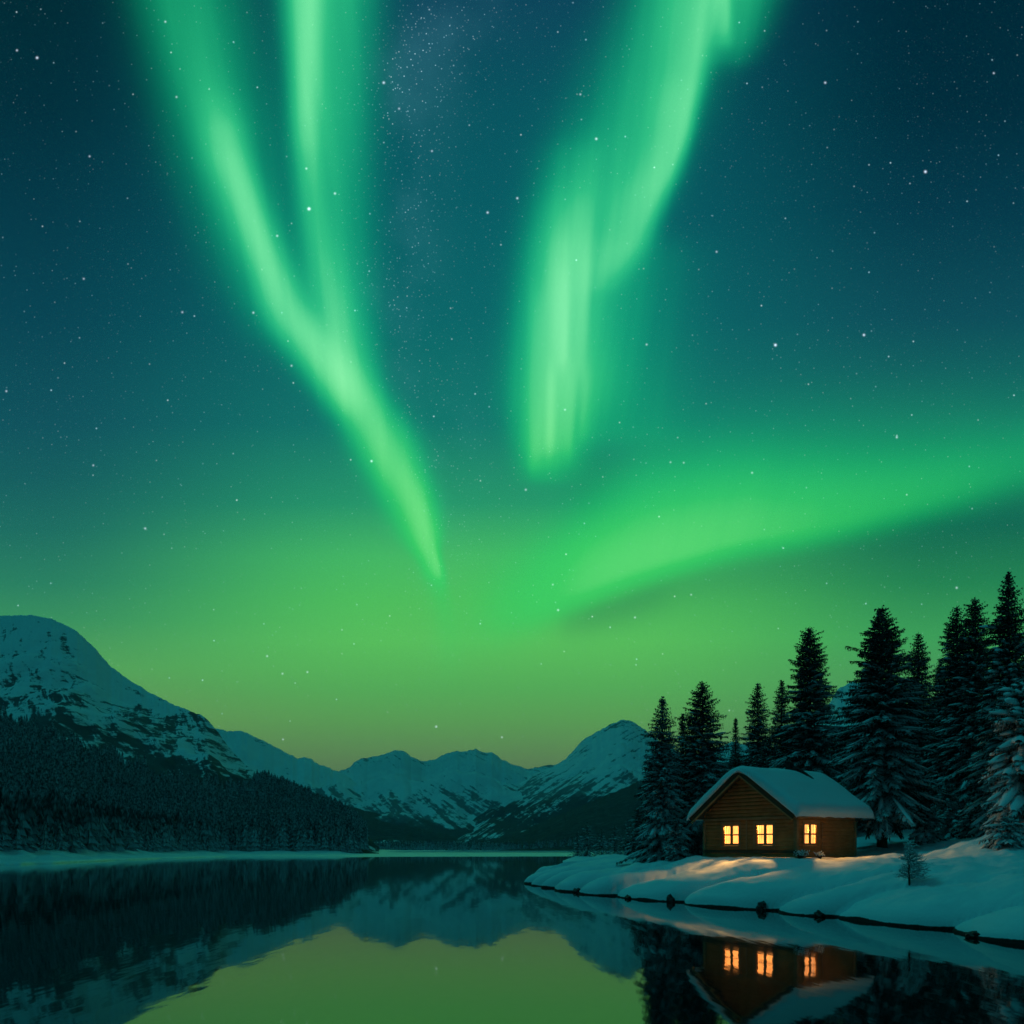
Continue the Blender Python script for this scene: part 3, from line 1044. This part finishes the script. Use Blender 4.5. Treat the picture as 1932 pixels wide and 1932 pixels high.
Vsn = np.array(Vs).reshape(-1, 3)
ii = np.arange(nr * nc_).reshape(nr, nc_)
i2 = np.concatenate([ii, ii[:, :1]], 1)
Fs = np.stack([i2[:-1, :-1], i2[1:, :-1], i2[1:, 1:], i2[:-1, 1:]], -1).reshape(-1, 4)
Fl = [Fs]
H2 = NS + 1
for r_, rev in ((0, False), (nr - 1, True)):
    capf = []
    for i in range(NS):
        f4 = (ii[r_, i], ii[r_, i + 1], ii[r_, nc_ - 2 - i], ii[r_, nc_ - 1 - i])
        capf.append(f4[::-1] if rev else f4)
    Fl.append(np.array(capf))
sn = obj('roof_snow', mesh_np('roof_snow', Vsn, Fl, True), M['snow'], roof)

# low chimney with its dark melted slot in the snow
mb = MB()
yc = 3.85
mb.hexa([(HALF + .02, yc - .28, APEX - .2), (HALF + .48, yc - .28, APEX - .4), (HALF + .48, yc + .22, APEX - .4), (HALF + .02, yc + .22, APEX - .2),
         (HALF - .02, yc - .30, APEX + .90), (HALF + .36, yc - .26, APEX + .82), (HALF + .36, yc + .12, APEX + .82), (HALF - .02, yc + .10, APEX + .90)])
for j in range(4):
    k0, k1 = .05 + j * .07, .05 + (j + 1) * .07
    w = .25 - j * .05
    yj = yc - .03 + j * .09
    mb.hexa([roof_pt(1, k0, yj - w, .2), roof_pt(1, k1, yj - w, .2), roof_pt(1, k1, yj + w, .2), roof_pt(1, k0, yj + w, .2),
             roof_pt(1, k0, yj - w, .72 - j * .012), roof_pt(1, k1, yj - w + .03, .71 - j * .012), roof_pt(1, k1, yj + w - .02, .71 - j * .012), roof_pt(1, k0, yj + w, .72 - j * .012)])
obj('chimney', mb.mesh('chimney', bevel=.012), M['stone'], roof)


# windows
def window(fl, c, s0, s1, w, room_depth):
    hw = w / 2

    def fbox(mb, x0, x1, o0, o1, z0, z1):
        p_ = [fl(x, o, z) for (x, o, z) in [(x0, o0, z0), (x1, o0, z0), (x1, o1, z0), (x0, o1, z0), (x0, o0, z1), (x1, o0, z1), (x1, o1, z1), (x0, o1, z1)]]
        mb.hexa(p_)
    mb = MB()                                # reveal and casing
    fw = .07
    for (a, b_, z0, z1) in ((c - hw, c - hw + fw, s0, s1), (c + hw - fw, c + hw, s0, s1), (c - hw + fw, c + hw - fw, s0, s0 + fw), (c - hw + fw, c + hw - fw, s1 - fw, s1)):
        fbox(mb, a, b_, -.15, .03, z0, z1)
    win = obj('window', mb.mesh('window'), M['frame_wood'], cabin)
    mb = MB()
    cw = .17
    for (a, b_, z0, z1) in ((c - hw - cw, c - hw + .01, s0 - .22, s1 + .16), (c + hw - .01, c + hw + cw, s0 - .22, s1 + .16),
                            (c - hw + .012, c + hw - .012, s0 - .22, s0 - .02), (c - hw + .012, c + hw - .012, s1 - .01, s1 + .15)):
        fbox(mb, a, b_, .056, .085, z0, z1)
    obj('casing', mb.mesh('casing', bevel=.006), M['trim_wood'], win)
    mb = MB()
    for (a, b_, z0, z1) in ((c - .075, c + .075, s0 + fw, s1 - fw),):
        fbox(mb, a, b_, -.10, -.02, z0, z1)
    zm = (s0 + s1) / 2
    for (a, b_) in ((c - hw + fw, c - .075), (c + .075, c + hw - fw)):
        fbox(mb, a, b_, -.095, -.03, zm - .045, zm + .045)
        fbox(mb, a, b_, -.095, -.03, s0 + fw, s0 + fw + .05)
        fbox(mb, a, b_, -.095, -.03, s1 - fw - .05, s1 - fw)
        fbox(mb, a, a + .035, -.096, -.031, s0 + fw + .05, s1 - fw - .05)
        fbox(mb, b_ - .035, b_, -.096, -.031, s0 + fw + .05, s1 - fw - .05)
    obj('frame', mb.mesh('frame'), M['frame_wood'], win)
    mb = MB()
    fbox(mb, c - hw + fw, c + hw - fw, -.068, -.060, s0 + fw, s1 - fw)
    obj('pane', mb.mesh('pane'), M['glass'], win)
    mb = MB()
    fbox(mb, c - hw - .1, c + hw + .1, .087, .17, s0 - .09, s0 - .03)
    obj('sill', mb.mesh('sill', bevel=.008), M['trim_wood'], win)
    # drawn-back curtains with folds
    for sgn in (-1, 1):
        Vc = []
        n = 13
        for iz, z in enumerate(np.linspace(s0 + .02, s1 - .02, 9)):
            for k in range(n):
                t = k / (n - 1)
                wd = .17 - .07 * math.sin(math.pi * iz / 8)
                x = c + sgn * (hw - .02 - t * wd)
                Vc.append(fl(x, -.24 + .03 * math.sin(t * 16 + iz * .2), z))
        obj('curtain', mesh_np('curtain', Vc, [grid_faces(9, n)], True), M['curtain'], win)
    return win


for wv in WINS_F: window(fl_front, *wv, 3.0)
for wv in WINS_S: window(fl_side, *wv, 3.0)
# lit room behind the windows: inner lining with the openings left free, floor, ceiling
mb = MB()
i0 = TH + .03
mb.box((i0, WB - TH - .06, -.1), (WA - i0, WB - TH - .02, 2.85))
mb.box((i0, i0, -.14), (WA - i0, WB - TH - .06, -.102))
mb.box((i0, i0, 2.86), (WA - i0, WB - TH - .06, 2.90))
mb.box((i0 - .02, i0, -.1), (i0 + .02, WB - TH - .06, 2.85))
mb.box((2.9, 2.3, -.1), (4.6, 2.36, 2.2))
obj('room_lining', mb.mesh('room_lining'), M['room'], cabin)


def room_or_fill_lamp(x, y, z, w, rad=.16):
    l = bpy.data.lights.new('room_or_fill_lamp', 'POINT')
    l.energy = w
    l.color = (1.0, .50, .13)
    l.shadow_soft_size = rad
    o = bpy.data.objects.new('room_or_fill_lamp', l)
    COL.objects.link(o)
    o.parent = cabin
    o.location = (x, y, z)


room_or_fill_lamp(2.3, .60, 2.42, 1250)
room_or_fill_lamp(5.02, .60, 2.42, 1250)
room_or_fill_lamp(WA - .60, 1.3, 2.42, 1000)
room_or_fill_lamp(WA - .24, .92, 1.75, 260, .07)  # extra lamp added inside the side window to light the big spruce


# ------------------------------------------------------------------ spruces
def spruce(seed, H, Rr, bare=.05, dens=1.0, snow=.5, pad=.16, droop=.45, taper=.72, lean=0.0, top_clean=.30):
    rs = np.random.RandomState(seed)
    KV, SV, SF = [], [], []
    nS = 0
    z = bare * H
    lump = rs.uniform(0, 6.28, 3)
    az0 = rs.uniform(0, 6.28)
    while z < H * .985:
        t = (z / H - bare) / (1 - bare)
        prof = (1 - t) ** taper * (1.0 if t > .10 else .80 + 2.0 * t)
        prof = min(prof, (1 - t) * 2.1 + .004)
        L0 = Rr * prof + .03
        nb = int(round((6.5 + 3.5 * (1 - t)) * dens ** .5))
        az0 += rs.uniform(.3, 1.2)
        wl = rs.choice([.78, .95, 1.12]) * rs.uniform(.92, 1.08)
        for k in range(nb):
            az = az0 + 2 * math.pi * k / nb + rs.uniform(-.25, .25)
            L = L0 * wl * rs.uniform(.74, 1.10) * (1 + .13 * math.sin(az * 2 + lump[0] + t * 7) + .10 * math.sin(az * 3 + lump[1] + t * 17))
            if rs.rand() < .06: L *= 1.22
            s0 = -.30 + .85 * t ** 1.2 + rs.uniform(-.12, .12)
            dr = droop * (1 - .75 * t) * rs.uniform(.7, 1.3)
            rd = np.array([math.cos(az), math.sin(az), 0]); tg = np.array([-rd[1], rd[0], 0])
            zb = z + rs.uniform(-.1, .1)

            def P(q_):
                q_ = np.asarray(q_, float)
                h = L * (s0 * q_ - dr * q_ ** 2 + .38 * dr * q_ ** 4)
                return q_[..., None] * L * rd + np.stack([0 * q_, 0 * q_, zb + h], -1)
            ds = .135 / dens
            m = max(3, int(L / ds))
            qs = np.linspace(.12, 1.0, m)
            c = P(qs)
            tan = np.gradient(c, axis=0); tan /= np.linalg.norm(tan, axis=1)[:, None] + 1e-9
            for sg in (-1, 1):
                th = np.radians(62 - 34 * qs + rs.uniform(-9, 9, m))
                ln = (.10 + .16 * min(1.0, L / .9) + .34 * L * (1 - qs) * .8 + .10 * (1 - qs) * min(1.0, L)) * rs.uniform(.7, 1.25, m)
                ln = np.minimum(ln, .75) * min(1.0, .35 + (1 - t) * 7)
                d = tan * np.cos(th)[:, None] + tg * (sg * np.sin(th))[:, None]
                d[:, 2] -= rs.uniform(.05, .45, m)
                tip = c + d * ln[:, None]
                wv = np.cross(d, [0, 0, 1.0]); wv /= np.linalg.norm(wv, axis=1)[:, None] + 1e-9
                wd = rs.uniform(.05, .09, m)[:, None]
                mid = c + d * (ln * .45)[:, None]
                up = np.zeros((m, 3)); up[:, 2] = rs.uniform(-.02, .05, m)
                KV.append(np.stack([c, mid - wv * wd + up, tip, mid + wv * wd], 1))
                # hanging secondary spray
                hg = mid.copy(); hv = d * .35; hv[:, 2] -= rs.uniform(.5, 1.0, m)
                hl = rs.uniform(.10, .28, m)[:, None] * min(1.0, .35 + L / 2)
                KV.append(np.stack([hg, hg + hv * hl * .5 - wv * wd * .8, hg + hv * hl, hg + hv * hl * .5 + wv * wd * .8], 1))
            # tip
            e = tan[-1] * min(.28, .08 + L * .12)
            wv = np.cross(e, [0, 0, 1.0]); wv /= np.linalg.norm(wv) + 1e-9
            KV.append(np.stack([c[-1], c[-1] + e * .4 - wv * .05, c[-1] + e, c[-1] + e * .4 + wv * .05])[None])
            # snow load
            if L > .45 and t < 1 - top_clean * rs.uniform(.4, 1.2) and rs.rand() < snow:
                q0, q1 = rs.uniform(.22, .5), rs.uniform(.82, 1.03)
                nrg = 6
                qq = np.linspace(q0, q1, nrg)
                cc = P(qq)
                W = pad * rs.uniform(.45, 1.2) * (.5 + .5 * min(1, L / 1.6))
                ring = []
                for i in range(nrg):
                    env = math.sin(math.pi * (i + .35) / (nrg - .3)) ** .55
                    ww = W * env * rs.uniform(.85, 1.15); hh = ww * rs.uniform(.55, .8)
                    for a in np.radians([-8, 38, 90, 142, 188, 270]):
                        ring.append(cc[i] + tg * ww * math.cos(a) + np.array([0, 0, .03 + hh * (math.sin(a) if math.sin(a) > 0 else .25 * math.sin(a))]))
                SV += ring
                for i in range(nrg - 1):
                    for a in range(6):
                        a2 = (a + 1) % 6
                        SF.append((nS + i * 6 + a, nS + i * 6 + a2, nS + (i + 1) * 6 + a2, nS + (i + 1) * 6 + a))
                nS += nrg * 6
        z += (.15 + .18 * (1 - t)) / dens * (.75 if H < 4 else 1.0) * rs.uniform(.8, 1.2)
    K = np.concatenate(KV)
    nK = len(K)
    V = K.reshape(-1, 3)
    F = np.arange(nK * 4).reshape(nK, 4)
    F3 = np.concatenate([F[:, [0, 1, 2]], F[:, [0, 2, 3]]])
    # leader shoot
    crown = mesh_np('crown', V, [F3], False)
    mb = MB()
    zz = np.linspace(-.6, H * .995, 12)
    r0 = .018 * H + .03
    mb.tube([(lean * (z_ / H) ** 2, 0, z_) for z_ in zz], [max(.012, r0 * (1 - max(z_, 0) / H) ** .9 * (1.25 if z_ < .2 else 1)) for z_ in zz], 9)
    trunk = mb.mesh('trunk', True)
    sm = mesh_np('snow_clumps', SV, [np.array(SF)], True) if SF else None
    return trunk, crown, sm


def plant(meshes, x, y, z, rz, sc, name, label, group=None, frosty=False, cat='tree', sz=None):
    o = empty(name, (x, y, z), rz)
    o.scale = (sc, sc, sz if sz else sc)
    tag(o, label, cat, group)
    obj('trunk', meshes[0], M['bark'], o)
    obj('crown', meshes[1], M['needle_frosty'] if frosty else M['needle'], o)
    if meshes[2]: obj('snow_clumps', meshes[2], M['snow'], o)
    return o


def tree_at(px, top, Y, half_px, seed, label, group='spruces round the cabin', base_z=None, base_row=None, **kw):
    if base_row:                             # stand where the ground shows in this row
        Ys = np.linspace(44, 76, 1600)
        zs = land_z((px - CX) / FPX * Ys, Ys)
        k = np.where(HY - (zs - CAM_H) / Ys * FPX < base_row)[0]
        Y = float(Ys[k[0]]) if len(k) else Y
    X = (px - CX) / FPX * Y
    z0 = gz(X, Y) if base_z is None else base_z
    ztop = CAM_H + (HY - top) / FPX * Y
    H = ztop - z0
    Rr = half_px * 1.12 / FPX * Y
    fr = kw.pop('frosty', False)
    ms = spruce(seed, H, Rr, **kw)
    return plant(ms, X, Y, z0 - .1, 0.0, 1.0, 'spruce_tree', label, group, fr)


tree_at(1250, 1310, 62, 58, 1, 'slim snow-flecked spruce at the left end of the cabin, its lowest boughs on the bank', base_row=1621, snow=.72, pad=.17, bare=.02, taper=.80, frosty=True, dens=1.15, top_clean=.42)
tree_at(1288, 1343, 80, 30, 2, 'small dark spruce peeking out between the two trees left of the cabin', snow=.3)
tree_at(1325, 1281, 68, 82, 3, 'broad dark spruce rising behind the left slope of the cabin roof', snow=.4, pad=.15, dens=1.1)
tree_at(1388, 1350, 105, 24, 4, 'tiny faint spruce in the gap behind the gable peak', snow=.3)
tree_at(1430, 1283, 84, 50, 5, 'thin spruce above the cabin ridge, left one of a close pair', snow=.35)
tree_at(1475, 1278, 88, 46, 6, 'thin spruce above the cabin ridge, right one of a close pair', snow=.35)
tree_at(1528, 1176, 72, 88, 7, 'tall pointed spruce behind the middle of the cabin roof', snow=.5, pad=.17, dens=1.1)
tree_at(1664, 1138, 60, 98, 8, 'big wide spruce beside the right end of the cabin, bare trunk at its foot', snow=.5, pad=.17, bare=.17, dens=1.2, taper=.72, droop=.36)
tree_at(1733, 1188, 76, 62, 9, 'narrow spruce just right of the big wide spruce, lower than its neighbours', snow=.45, pad=.18)
tree_at(1775, 1236, 92, 44, 10, 'small spruce tip showing between two taller trunks on the right', snow=.3)
tree_at(1805, 1138, 71, 72, 11, 'tall dark spruce, left one of the twin spires on the right', snow=.45, pad=.20, dens=1.05)
tree_at(1840, 1121, 69, 76, 12, 'tall dark spruce, right one of the twin spires on the right', snow=.5, pad=.20, dens=1.05)
tree_at(1903, 1073, 58, 84, 13, 'tallest spruce of all, by the right edge, bare dark tip and white lower boughs', snow=.8, pad=.30, dens=1.1, taper=.8, bare=.03, top_clean=.45)
tree_at(1935, 1268, 50, 98, 14, 'spruce buried in heavy pillows of snow at the right edge', snow=1.0, pad=.40, droop=.8, bare=.01, taper=.62, frosty=True, dens=1.0, top_clean=.02)
# trees filling the wood behind, and young growth
tree_at(1700, 1330, 90, 90, 15, 'dark spruce deep in the wood behind the big wide spruce', snow=.35)
tree_at(1765, 1370, 80, 75, 16, 'mid-height spruce deep in the wood under the small tip', snow=.45, pad=.2)
tree_at(1830, 1345, 84, 95, 17, 'dense spruce deep in the wood between the twin spires', snow=.4, pad=.2)
tree_at(1595, 1370, 84, 82, 18, 'dark spruce in the gap behind the right roof slope', snow=.4)
tree_at(1660, 1400, 74, 80, 19, 'low spruce close behind the foot of the big wide spruce', snow=.4)
tree_at(1390, 1420, 86, 62, 20, 'low dark spruce hidden behind the gable peak', snow=.35)
tree_at(1450, 1390, 78, 66, 21, 'low dark spruce hidden behind the middle of the ridge', snow=.4)
tree_at(1300, 1440, 75, 55, 22, 'low spruce filling the gap left of the cabin eave', snow=.5, pad=.16)
tree_at(1790, 1478, 63, 36, 23, 'young snow-dusted spruce at the back of the snowy clearing', snow=.8, pad=.2, frosty=True)
tree_at(1748, 1508, 60, 32, 24, 'young spruce capped with a round lump of snow beside the big wide spruce', snow=.8, pad=.24, frosty=True)
tree_at(1840, 1500, 61, 44, 25, 'young spruce at the right side of the snowy clearing', snow=.7, pad=.22, frosty=True)
tree_at(1275, 1545, 55.5, 26, 26, 'little frosted spruce at the cabin\'s left corner, warm light on its side', base_row=1622, snow=.9, pad=.12, frosty=True, bare=.01, dens=1.2)
tree_at(1222, 1548, 56.5, 28, 27, 'little frosted spruce at the foot of the slim spruce, on its lake side', base_row=1622, snow=.8, pad=.13, frosty=True, bare=.01, dens=1.2)
tree_at(1895, 1538, 46.5, 44, 28, 'bushy young spruce with white boughs in front of the laden tree', snow=.95, pad=.24, frosty=True, bare=.01, droop=.7, taper=.6)
# right outskirts, their reflections fill the corner of the lake
tree_at(2010, 1110, 66, 100, 29, 'tall spruce cut off by the right edge behind the laden tree', snow=.5, pad=.2)
# trees on the point beyond the slim spruce
tree_at(1205, 1520, 92, 30, 31, 'dark spruce on the point behind the slim spruce', snow=.4)

# sapling on the bank
def sapling():
    px, top = 1716, 1586
    Ys = np.linspace(32, 58, 1300)
    zs = land_z((px - CX) / FPX * Ys, Ys)
    Y = float(Ys[np.where(HY - (zs - CAM_H) / Ys * FPX < 1668)[0][0]])
    X = (px - CX) / FPX * Y
    z0 = gz(X, Y)
    H = CAM_H + (HY - top) / FPX * Y - z0
    rs = np.random.RandomState(40)
    stem, tw, sn = MB(), MB(), MB()
    lead = lambda t: np.array([.10 * H * t - .16 * H * t * t, .03 * H * math.sin(t * 5), H * t])
    stem.tube([lead(t) - (0, 0, .12 if t == 0 else 0) for t in np.linspace(0, 1, 9)], np.linspace(.05, .008, 9), 7)
    for i in range(150):
        t = rs.uniform(.10, .97)
        a = rs.uniform(0, 6.28)
        L = H * (.06 + .40 * (1 - t) ** .9) * rs.uniform(.55, 1.15) * (1 + .25 * math.cos(a))
        d = np.array([math.cos(a), math.sin(a), rs.uniform(.1, .9)]); d /= np.linalg.norm(d)
        p0 = lead(t); p1 = p0 + d * L * .55; p2 = p0 + d * L + np.array([0, 0, -.16 * L])
        tw.tube([p0, p1, p2], [.012, .009, .004], 4)
        sn.tube([p0 + (0, 0, .012), p1 + (0, 0, .02), p2 + (0, 0, .012)], [.008, .020, .010], 5)
        for j in range(5):
            b = p0 + (p2 - p0) * rs.uniform(.25, 1)
            e = b + (d * .6 + rs.uniform(-.8, .8, 3)) * L * .30
            tw.tube([b, e], [.007, .003], 3)
            if rs.rand() < .62:
                sn.tube([b + (0, 0, .008), (b + e) / 2 + (0, 0, .012), e], [.007, .017, .006], 5)
    o = empty('frosted_sapling', (X, Y, z0), .4)
    tag(o, 'lone frosted bare sapling standing on the open snow bank', 'sapling')
    obj('trunk', stem.mesh('trunk', True), M['bark'], o)
    obj('twigs', tw.mesh('twigs'), M['twig'], o)
    obj('snow_clumps', sn.mesh('snow_clumps', True), M['snow'], o)


sapling()


def shrub(px, py, Y, h, w, n, seed, label, frost):
    rs = np.random.RandomState(seed)
    X = (px - CX) / FPX * Y
    z0 = gz(X, Y)
    mb, sb = MB(), MB()
    for i in range(n):
        a = rs.uniform(0, 6.28); r = w * rs.uniform(.1, 1)
        hh = h * rs.uniform(.5, 1.1)
        p0 = np.array([.2 * r * math.cos(a), .2 * r * math.sin(a), -.1])
        p1 = np.array([.6 * r * math.cos(a), .6 * r * math.sin(a), hh * .6])
        p2 = np.array([r * math.cos(a), r * math.sin(a), hh * rs.uniform(.7, 1.0)])
        mb.tube([p0, p1, p2], [.012, .009, .004], 4)
        for j in range(3):
            b = p1 + (p2 - p1) * rs.uniform(0, .8)
            e = b + rs.uniform(-1, 1, 3) * h * .25 + np.array([0, 0, h * .12])
            mb.tube([b, e], [.006, .003], 3)
            if rs.rand() < frost:
                sb.tube([b + (0, 0, .012), (b + e) / 2 + (0, 0, .02), e + (0, 0, .01)], [.012, .026, .010], 5)
    o = empty('shrub', (X, Y, z0))
    tag(o, label, 'shrub')
    obj('stems', mb.mesh('stems'), M['twig'], o)
    if sb.F: obj('snow_clumps', sb.mesh('snow_clumps', True), M['snow'], o)


shrub(1512, 1606, 52.0, .50, .55, 46, 5, 'dry brown shrub at the cabin\'s near corner', .6)
shrub(1545, 1604, 52.3, .36, .45, 30, 6, 'low twiggy shrub under the side window', .8)

# stones at the water's edge
def rock(px, Y, sx, sy, sz, seed, label):
    import bmesh
    bm = bmesh.new()
    bmesh.ops.create_icosphere(bm, subdivisions=3, radius=1)
    rs = np.random.RandomState(seed)
    off = rs.uniform(0, 50, 2)
    for v in bm.verts:
        n = float(fbm(v.co.x * 1.1 + off[0] + v.co.z, v.co.y * 1.1 + off[1] - v.co.z * .7, 4))
        v.co *= 1 + .75 * n
        v.co.x *= sx; v.co.y *= sy; v.co.z *= sz
    me = bpy.data.meshes.new('rock')
    bm.to_mesh(me); bm.free()
    o = obj('rock', me, M['rock'])
    o.location = ((px - CX) / FPX * Y, Y, .10)
    tag(o, label, 'rock', 'dark stones at the water line')


def shore_point(px):
    """depth of the bank's water line in a column"""
    Ys = np.linspace(26, 95, 2400)
    z = land_z((px - CX) / FPX * Ys, Ys)
    k = np.where(z > .02)[0]
    return Ys[k[0]]


for (px, sx, sz, sd, lb) in ((1090, .30, .22, 1, 'small dark stone near the tip of the snowy point'),
                             (1265, .24, .30, 2, 'upright dark stone at the water below the slim spruce'),
                             (1436, .20, .32, 3, 'pointed dark stone at the water below the middle window'),
                             (1545, .2, .16, 4, 'low dark stone at the water right of the pointed one'),
                             (1838, .22, .12, 5, 'flat dark stone at the water near the right edge'),
                             (1186, .18, .12, 6, 'tiny dark stone between the point and the upright stone')):
    Yw = float(shore_point(px))
    rock(px, Yw + .05, sx, .45, sz, sd, lb)


# ------------------------------------------------------------------ forest on the far slope
def far_tree(seed, tiers=7, pts=8):
    """unit-height frosted spruce: ragged skirts of boughs round a stem"""
    rs = np.random.RandomState(seed)
    V, F = [], []
    for i in range(tiers):
        t = i / tiers
        zt = min(1.0, (i + 1.7) / tiers)
        zb = .04 + .93 * t
        r = .19 * (1 - t) ** .85 + .012
        n0 = len(V)
        V.append((rs.uniform(-.008, .008), rs.uniform(-.008, .008), zt))
        ph = rs.uniform(0, 6.28)
        for k in range(pts * 2):
            a = ph + math.pi * k / pts + rs.uniform(-.12, .12)
            rr = r * (rs.uniform(.85, 1.2) if k % 2 == 0 else rs.uniform(.42, .62))
            V.append((rr * math.cos(a), rr * math.sin(a), zb + (0 if k % 2 == 0 else .035) + rs.uniform(-.018, .018)))
        for k in range(pts * 2):
            F.append((n0, n0 + 1 + k, n0 + 1 + (k + 1) % (pts * 2)))
    return np.array(V), np.array(F)


PROT = [far_tree(s) for s in range(6)]
LOW = [far_tree(s + 20, 5, 5) for s in range(5)]
lm, lc, lyf, lyr, lzr, LV = left_mountain
rs = np.random.RandomState(77)


def left_surface(px, t):
    """point of the left mountain's surface"""
    i = np.clip((px - lc[0]) / (lc[1] - lc[0]), 0, len(lc) - 1.001)
    j = np.clip(t * 148, 0, 147.999) + 1
    i0, j0 = i.astype(int), j.astype(int)
    fi, fj = (i - i0)[:, None], (j - j0)[:, None]
    return (LV[j0, i0] * (1 - fi) + LV[j0, i0 + 1] * fi) * (1 - fj) + (LV[j0 + 1, i0] * (1 - fi) + LV[j0 + 1, i0 + 1] * fi) * fj


TL_PX = [-1400, -200, 0, 90, 165, 250, 340, 470, 520, 960]
TL_PY = [1330, 1335, 1350, 1377, 1405, 1442, 1470, 1482, 1440, 1440]
N = 60000
cpx = rs.uniform(-500, 690, N)
ct = rs.rand(N) ** 1.0
P3 = left_surface(cpx, ct)
row = HY - (P3[:, 2] - CAM_H) / P3[:, 1] * FPX
tl = np.interp(cpx, TL_PX, TL_PY) + fbm(cpx / 40, P3[:, 1] / 40, 4) * 26
prob = sstep(row - tl, -6, 14)
# keep by surface area so density is even on the ground
area = P3[:, 1] / 800.0 * np.interp(cpx, lc, lyr - lyf) / 600
keep = (rs.rand(N) < prob * np.clip(area, 0, 1) * .62)
P3, cpx, row = P3[keep], cpx[keep], row[keep]
Ht = rs.uniform(6.0, 13.0, len(P3)) * np.interp(row - np.interp(cpx, TL_PX, TL_PY), [0, 60], [.6, 1.0])
# front row right behind the strand, dense
nf = 900
fpx = rs.uniform(-260, 668, nf)
ft = rs.uniform(0.0, .05, nf)
PF = left_surface(fpx, ft)
HF = rs.uniform(4.5, 16.5, nf) * np.interp(fpx, [-300, 300, 700], [1.0, 1.0, .9])
P3 = np.concatenate([PF, P3]); Ht = np.concatenate([HF, Ht]); cpx = np.concatenate([fpx, cpx])
# the 280 that show largest become things of their own, the rest one wood
inview = (cpx > -10) & (cpx < 700)
size = np.where(inview, Ht / P3[:, 1], 0)
order = np.argsort(-size)
big = set(order[:230].tolist())
bmeshes = [mesh_np('frosted_spruce', v, [f_], False) for v, f_ in PROT]
GL = 'snow-dusted dark spruce in the front row along the far left shore'
for i in order[:230]:
    o = obj('frosted_spruce', bmeshes[i % 6], M['far_needle'])
    o.location = tuple(P3[i] - (0, 0, .3))
    w = Ht[i] * rs.uniform(.8, 1.25)
    o.scale = (w, w, Ht[i])
    o.rotation_euler = (0, 0, rs.uniform(0, 6.28))
    tag(o, GL, 'tree', 'spruces along the far left shore')


def forest(name, P, H, protos, wide=(.9, 1.3)):
    Vs, Fs, n = [], [], 0
    for i in range(len(P)):
        v, f_ = protos[i % len(protos)]
        a = rs.uniform(0, 6.28); w = H[i] * rs.uniform(*wide)
        c, s = math.cos(a) * w, math.sin(a) * w
        Vs.append(np.stack([v[:, 0] * c - v[:, 1] * s + P[i, 0], v[:, 0] * s + v[:, 1] * c + P[i, 1], v[:, 2] * H[i] + P[i, 2] - .4], -1))
        Fs.append(f_ + n); n += len(v)
    return obj(name, mesh_np(name, np.concatenate(Vs), [np.concatenate(Fs)], False), M['far_needle'])


rest = np.array([i for i in range(len(P3)) if i not in big])
rest = rest[cpx[rest] > -420]
near_r = rest[P3[rest, 1] < 420]
far_r = rest[P3[rest, 1] >= 420]
fo = forest('forest', P3[near_r], Ht[near_r], PROT)
tag(fo, 'dark snow-dusted spruce forest on the lower slope across the lake', 'forest', kind='stuff')
fo = forest('forest', P3[far_r], Ht[far_r], LOW)
tag(fo, 'dark forest climbing the left mountain to the tree line', 'forest', kind='stuff')

# far end of the lake: low wood with pale frosted bushes
nE = 1500
ex = rs.uniform(640, 1330, nE)
eY = rs.uniform(760, 900, nE)
PE = np.stack([(ex - CX) / FPX * eY, eY, np.full(nE, 1.2)], -1)
HE = rs.uniform(3, 11, nE) * np.interp(ex, [640, 760, 1000, 1100, 1330], [1.0, .9, .8, 1.3, 1.6])
fo = forest('forest', PE, HE, LOW, (1.0, 1.7))
tag(fo, 'low dark wood at the far end of the frozen bay', 'forest', kind='stuff')

# dark clump beyond the point
for (px, top, Y, hp, sd, lb) in ((1108, 1548, 205, 22, 51, 'dark spruce in the clump beyond the tip of the point, tallest one'),
                                 (1090, 1566, 210, 16, 52, 'dark spruce in the clump beyond the point, lake side'),
                                 (1135, 1562, 200, 20, 53, 'dark spruce in the clump beyond the point, middle'),
                                 (1160, 1556, 190, 22, 54, 'dark spruce in the clump beyond the point, nearest the slim spruce'),
                                 (1185, 1545, 180, 24, 55, 'dark spruce half hidden behind the slim spruce, beyond the point')):
    tree_at(px, top, Y, hp, sd, lb, group='dark trees beyond the point', base_z=1.0, snow=.35, pad=.25, dens=.62)
# low spit they stand on
px_ = np.arange(1040, 1420, 4.0); tt_ = np.linspace(0, 1, 24)
PX, TT = np.meshgrid(px_, tt_)
YY = 172 + TT * 70
edgef = sstep(PX, 1050, 1090) * np.sin(np.pi * np.clip(TT, 0, 1)) ** .6
ZZ = -.3 + 1.5 * edgef + fbm(PX / 20, YY / 8, 3) * .25 * edgef
spit = obj('shore', mesh_np('shore', np.stack([(PX - CX) / FPX * YY, YY, ZZ], -1).reshape(-1, 3), [grid_faces(24, len(px_))], True), M['snow'])
tag(spit, kind='structure')

# ------------------------------------------------------------------ night air
mb = MB()
mb.box((-5200, -80, -3), (5600, 5800, 430))
haze = bpy.data.objects.new('haze', mb.mesh('haze'))
COL.objects.link(haze)
hm = bpy.data.materials.new('haze')
hm.use_nodes = True
hn = hm.node_tree
hn.nodes.clear()
pv = hn.nodes.new('ShaderNodeVolumePrincipled')
pv.inputs['Color'].default_value = (.55, .82, 1.0, 1)
pv.inputs['Density'].default_value = 1.4e-4
ho = hn.nodes.new('ShaderNodeOutputMaterial')
hn.links.new(pv.outputs[0], ho.inputs['Volume'])
haze.data.materials.append(hm)
tag(haze, kind='stuff')
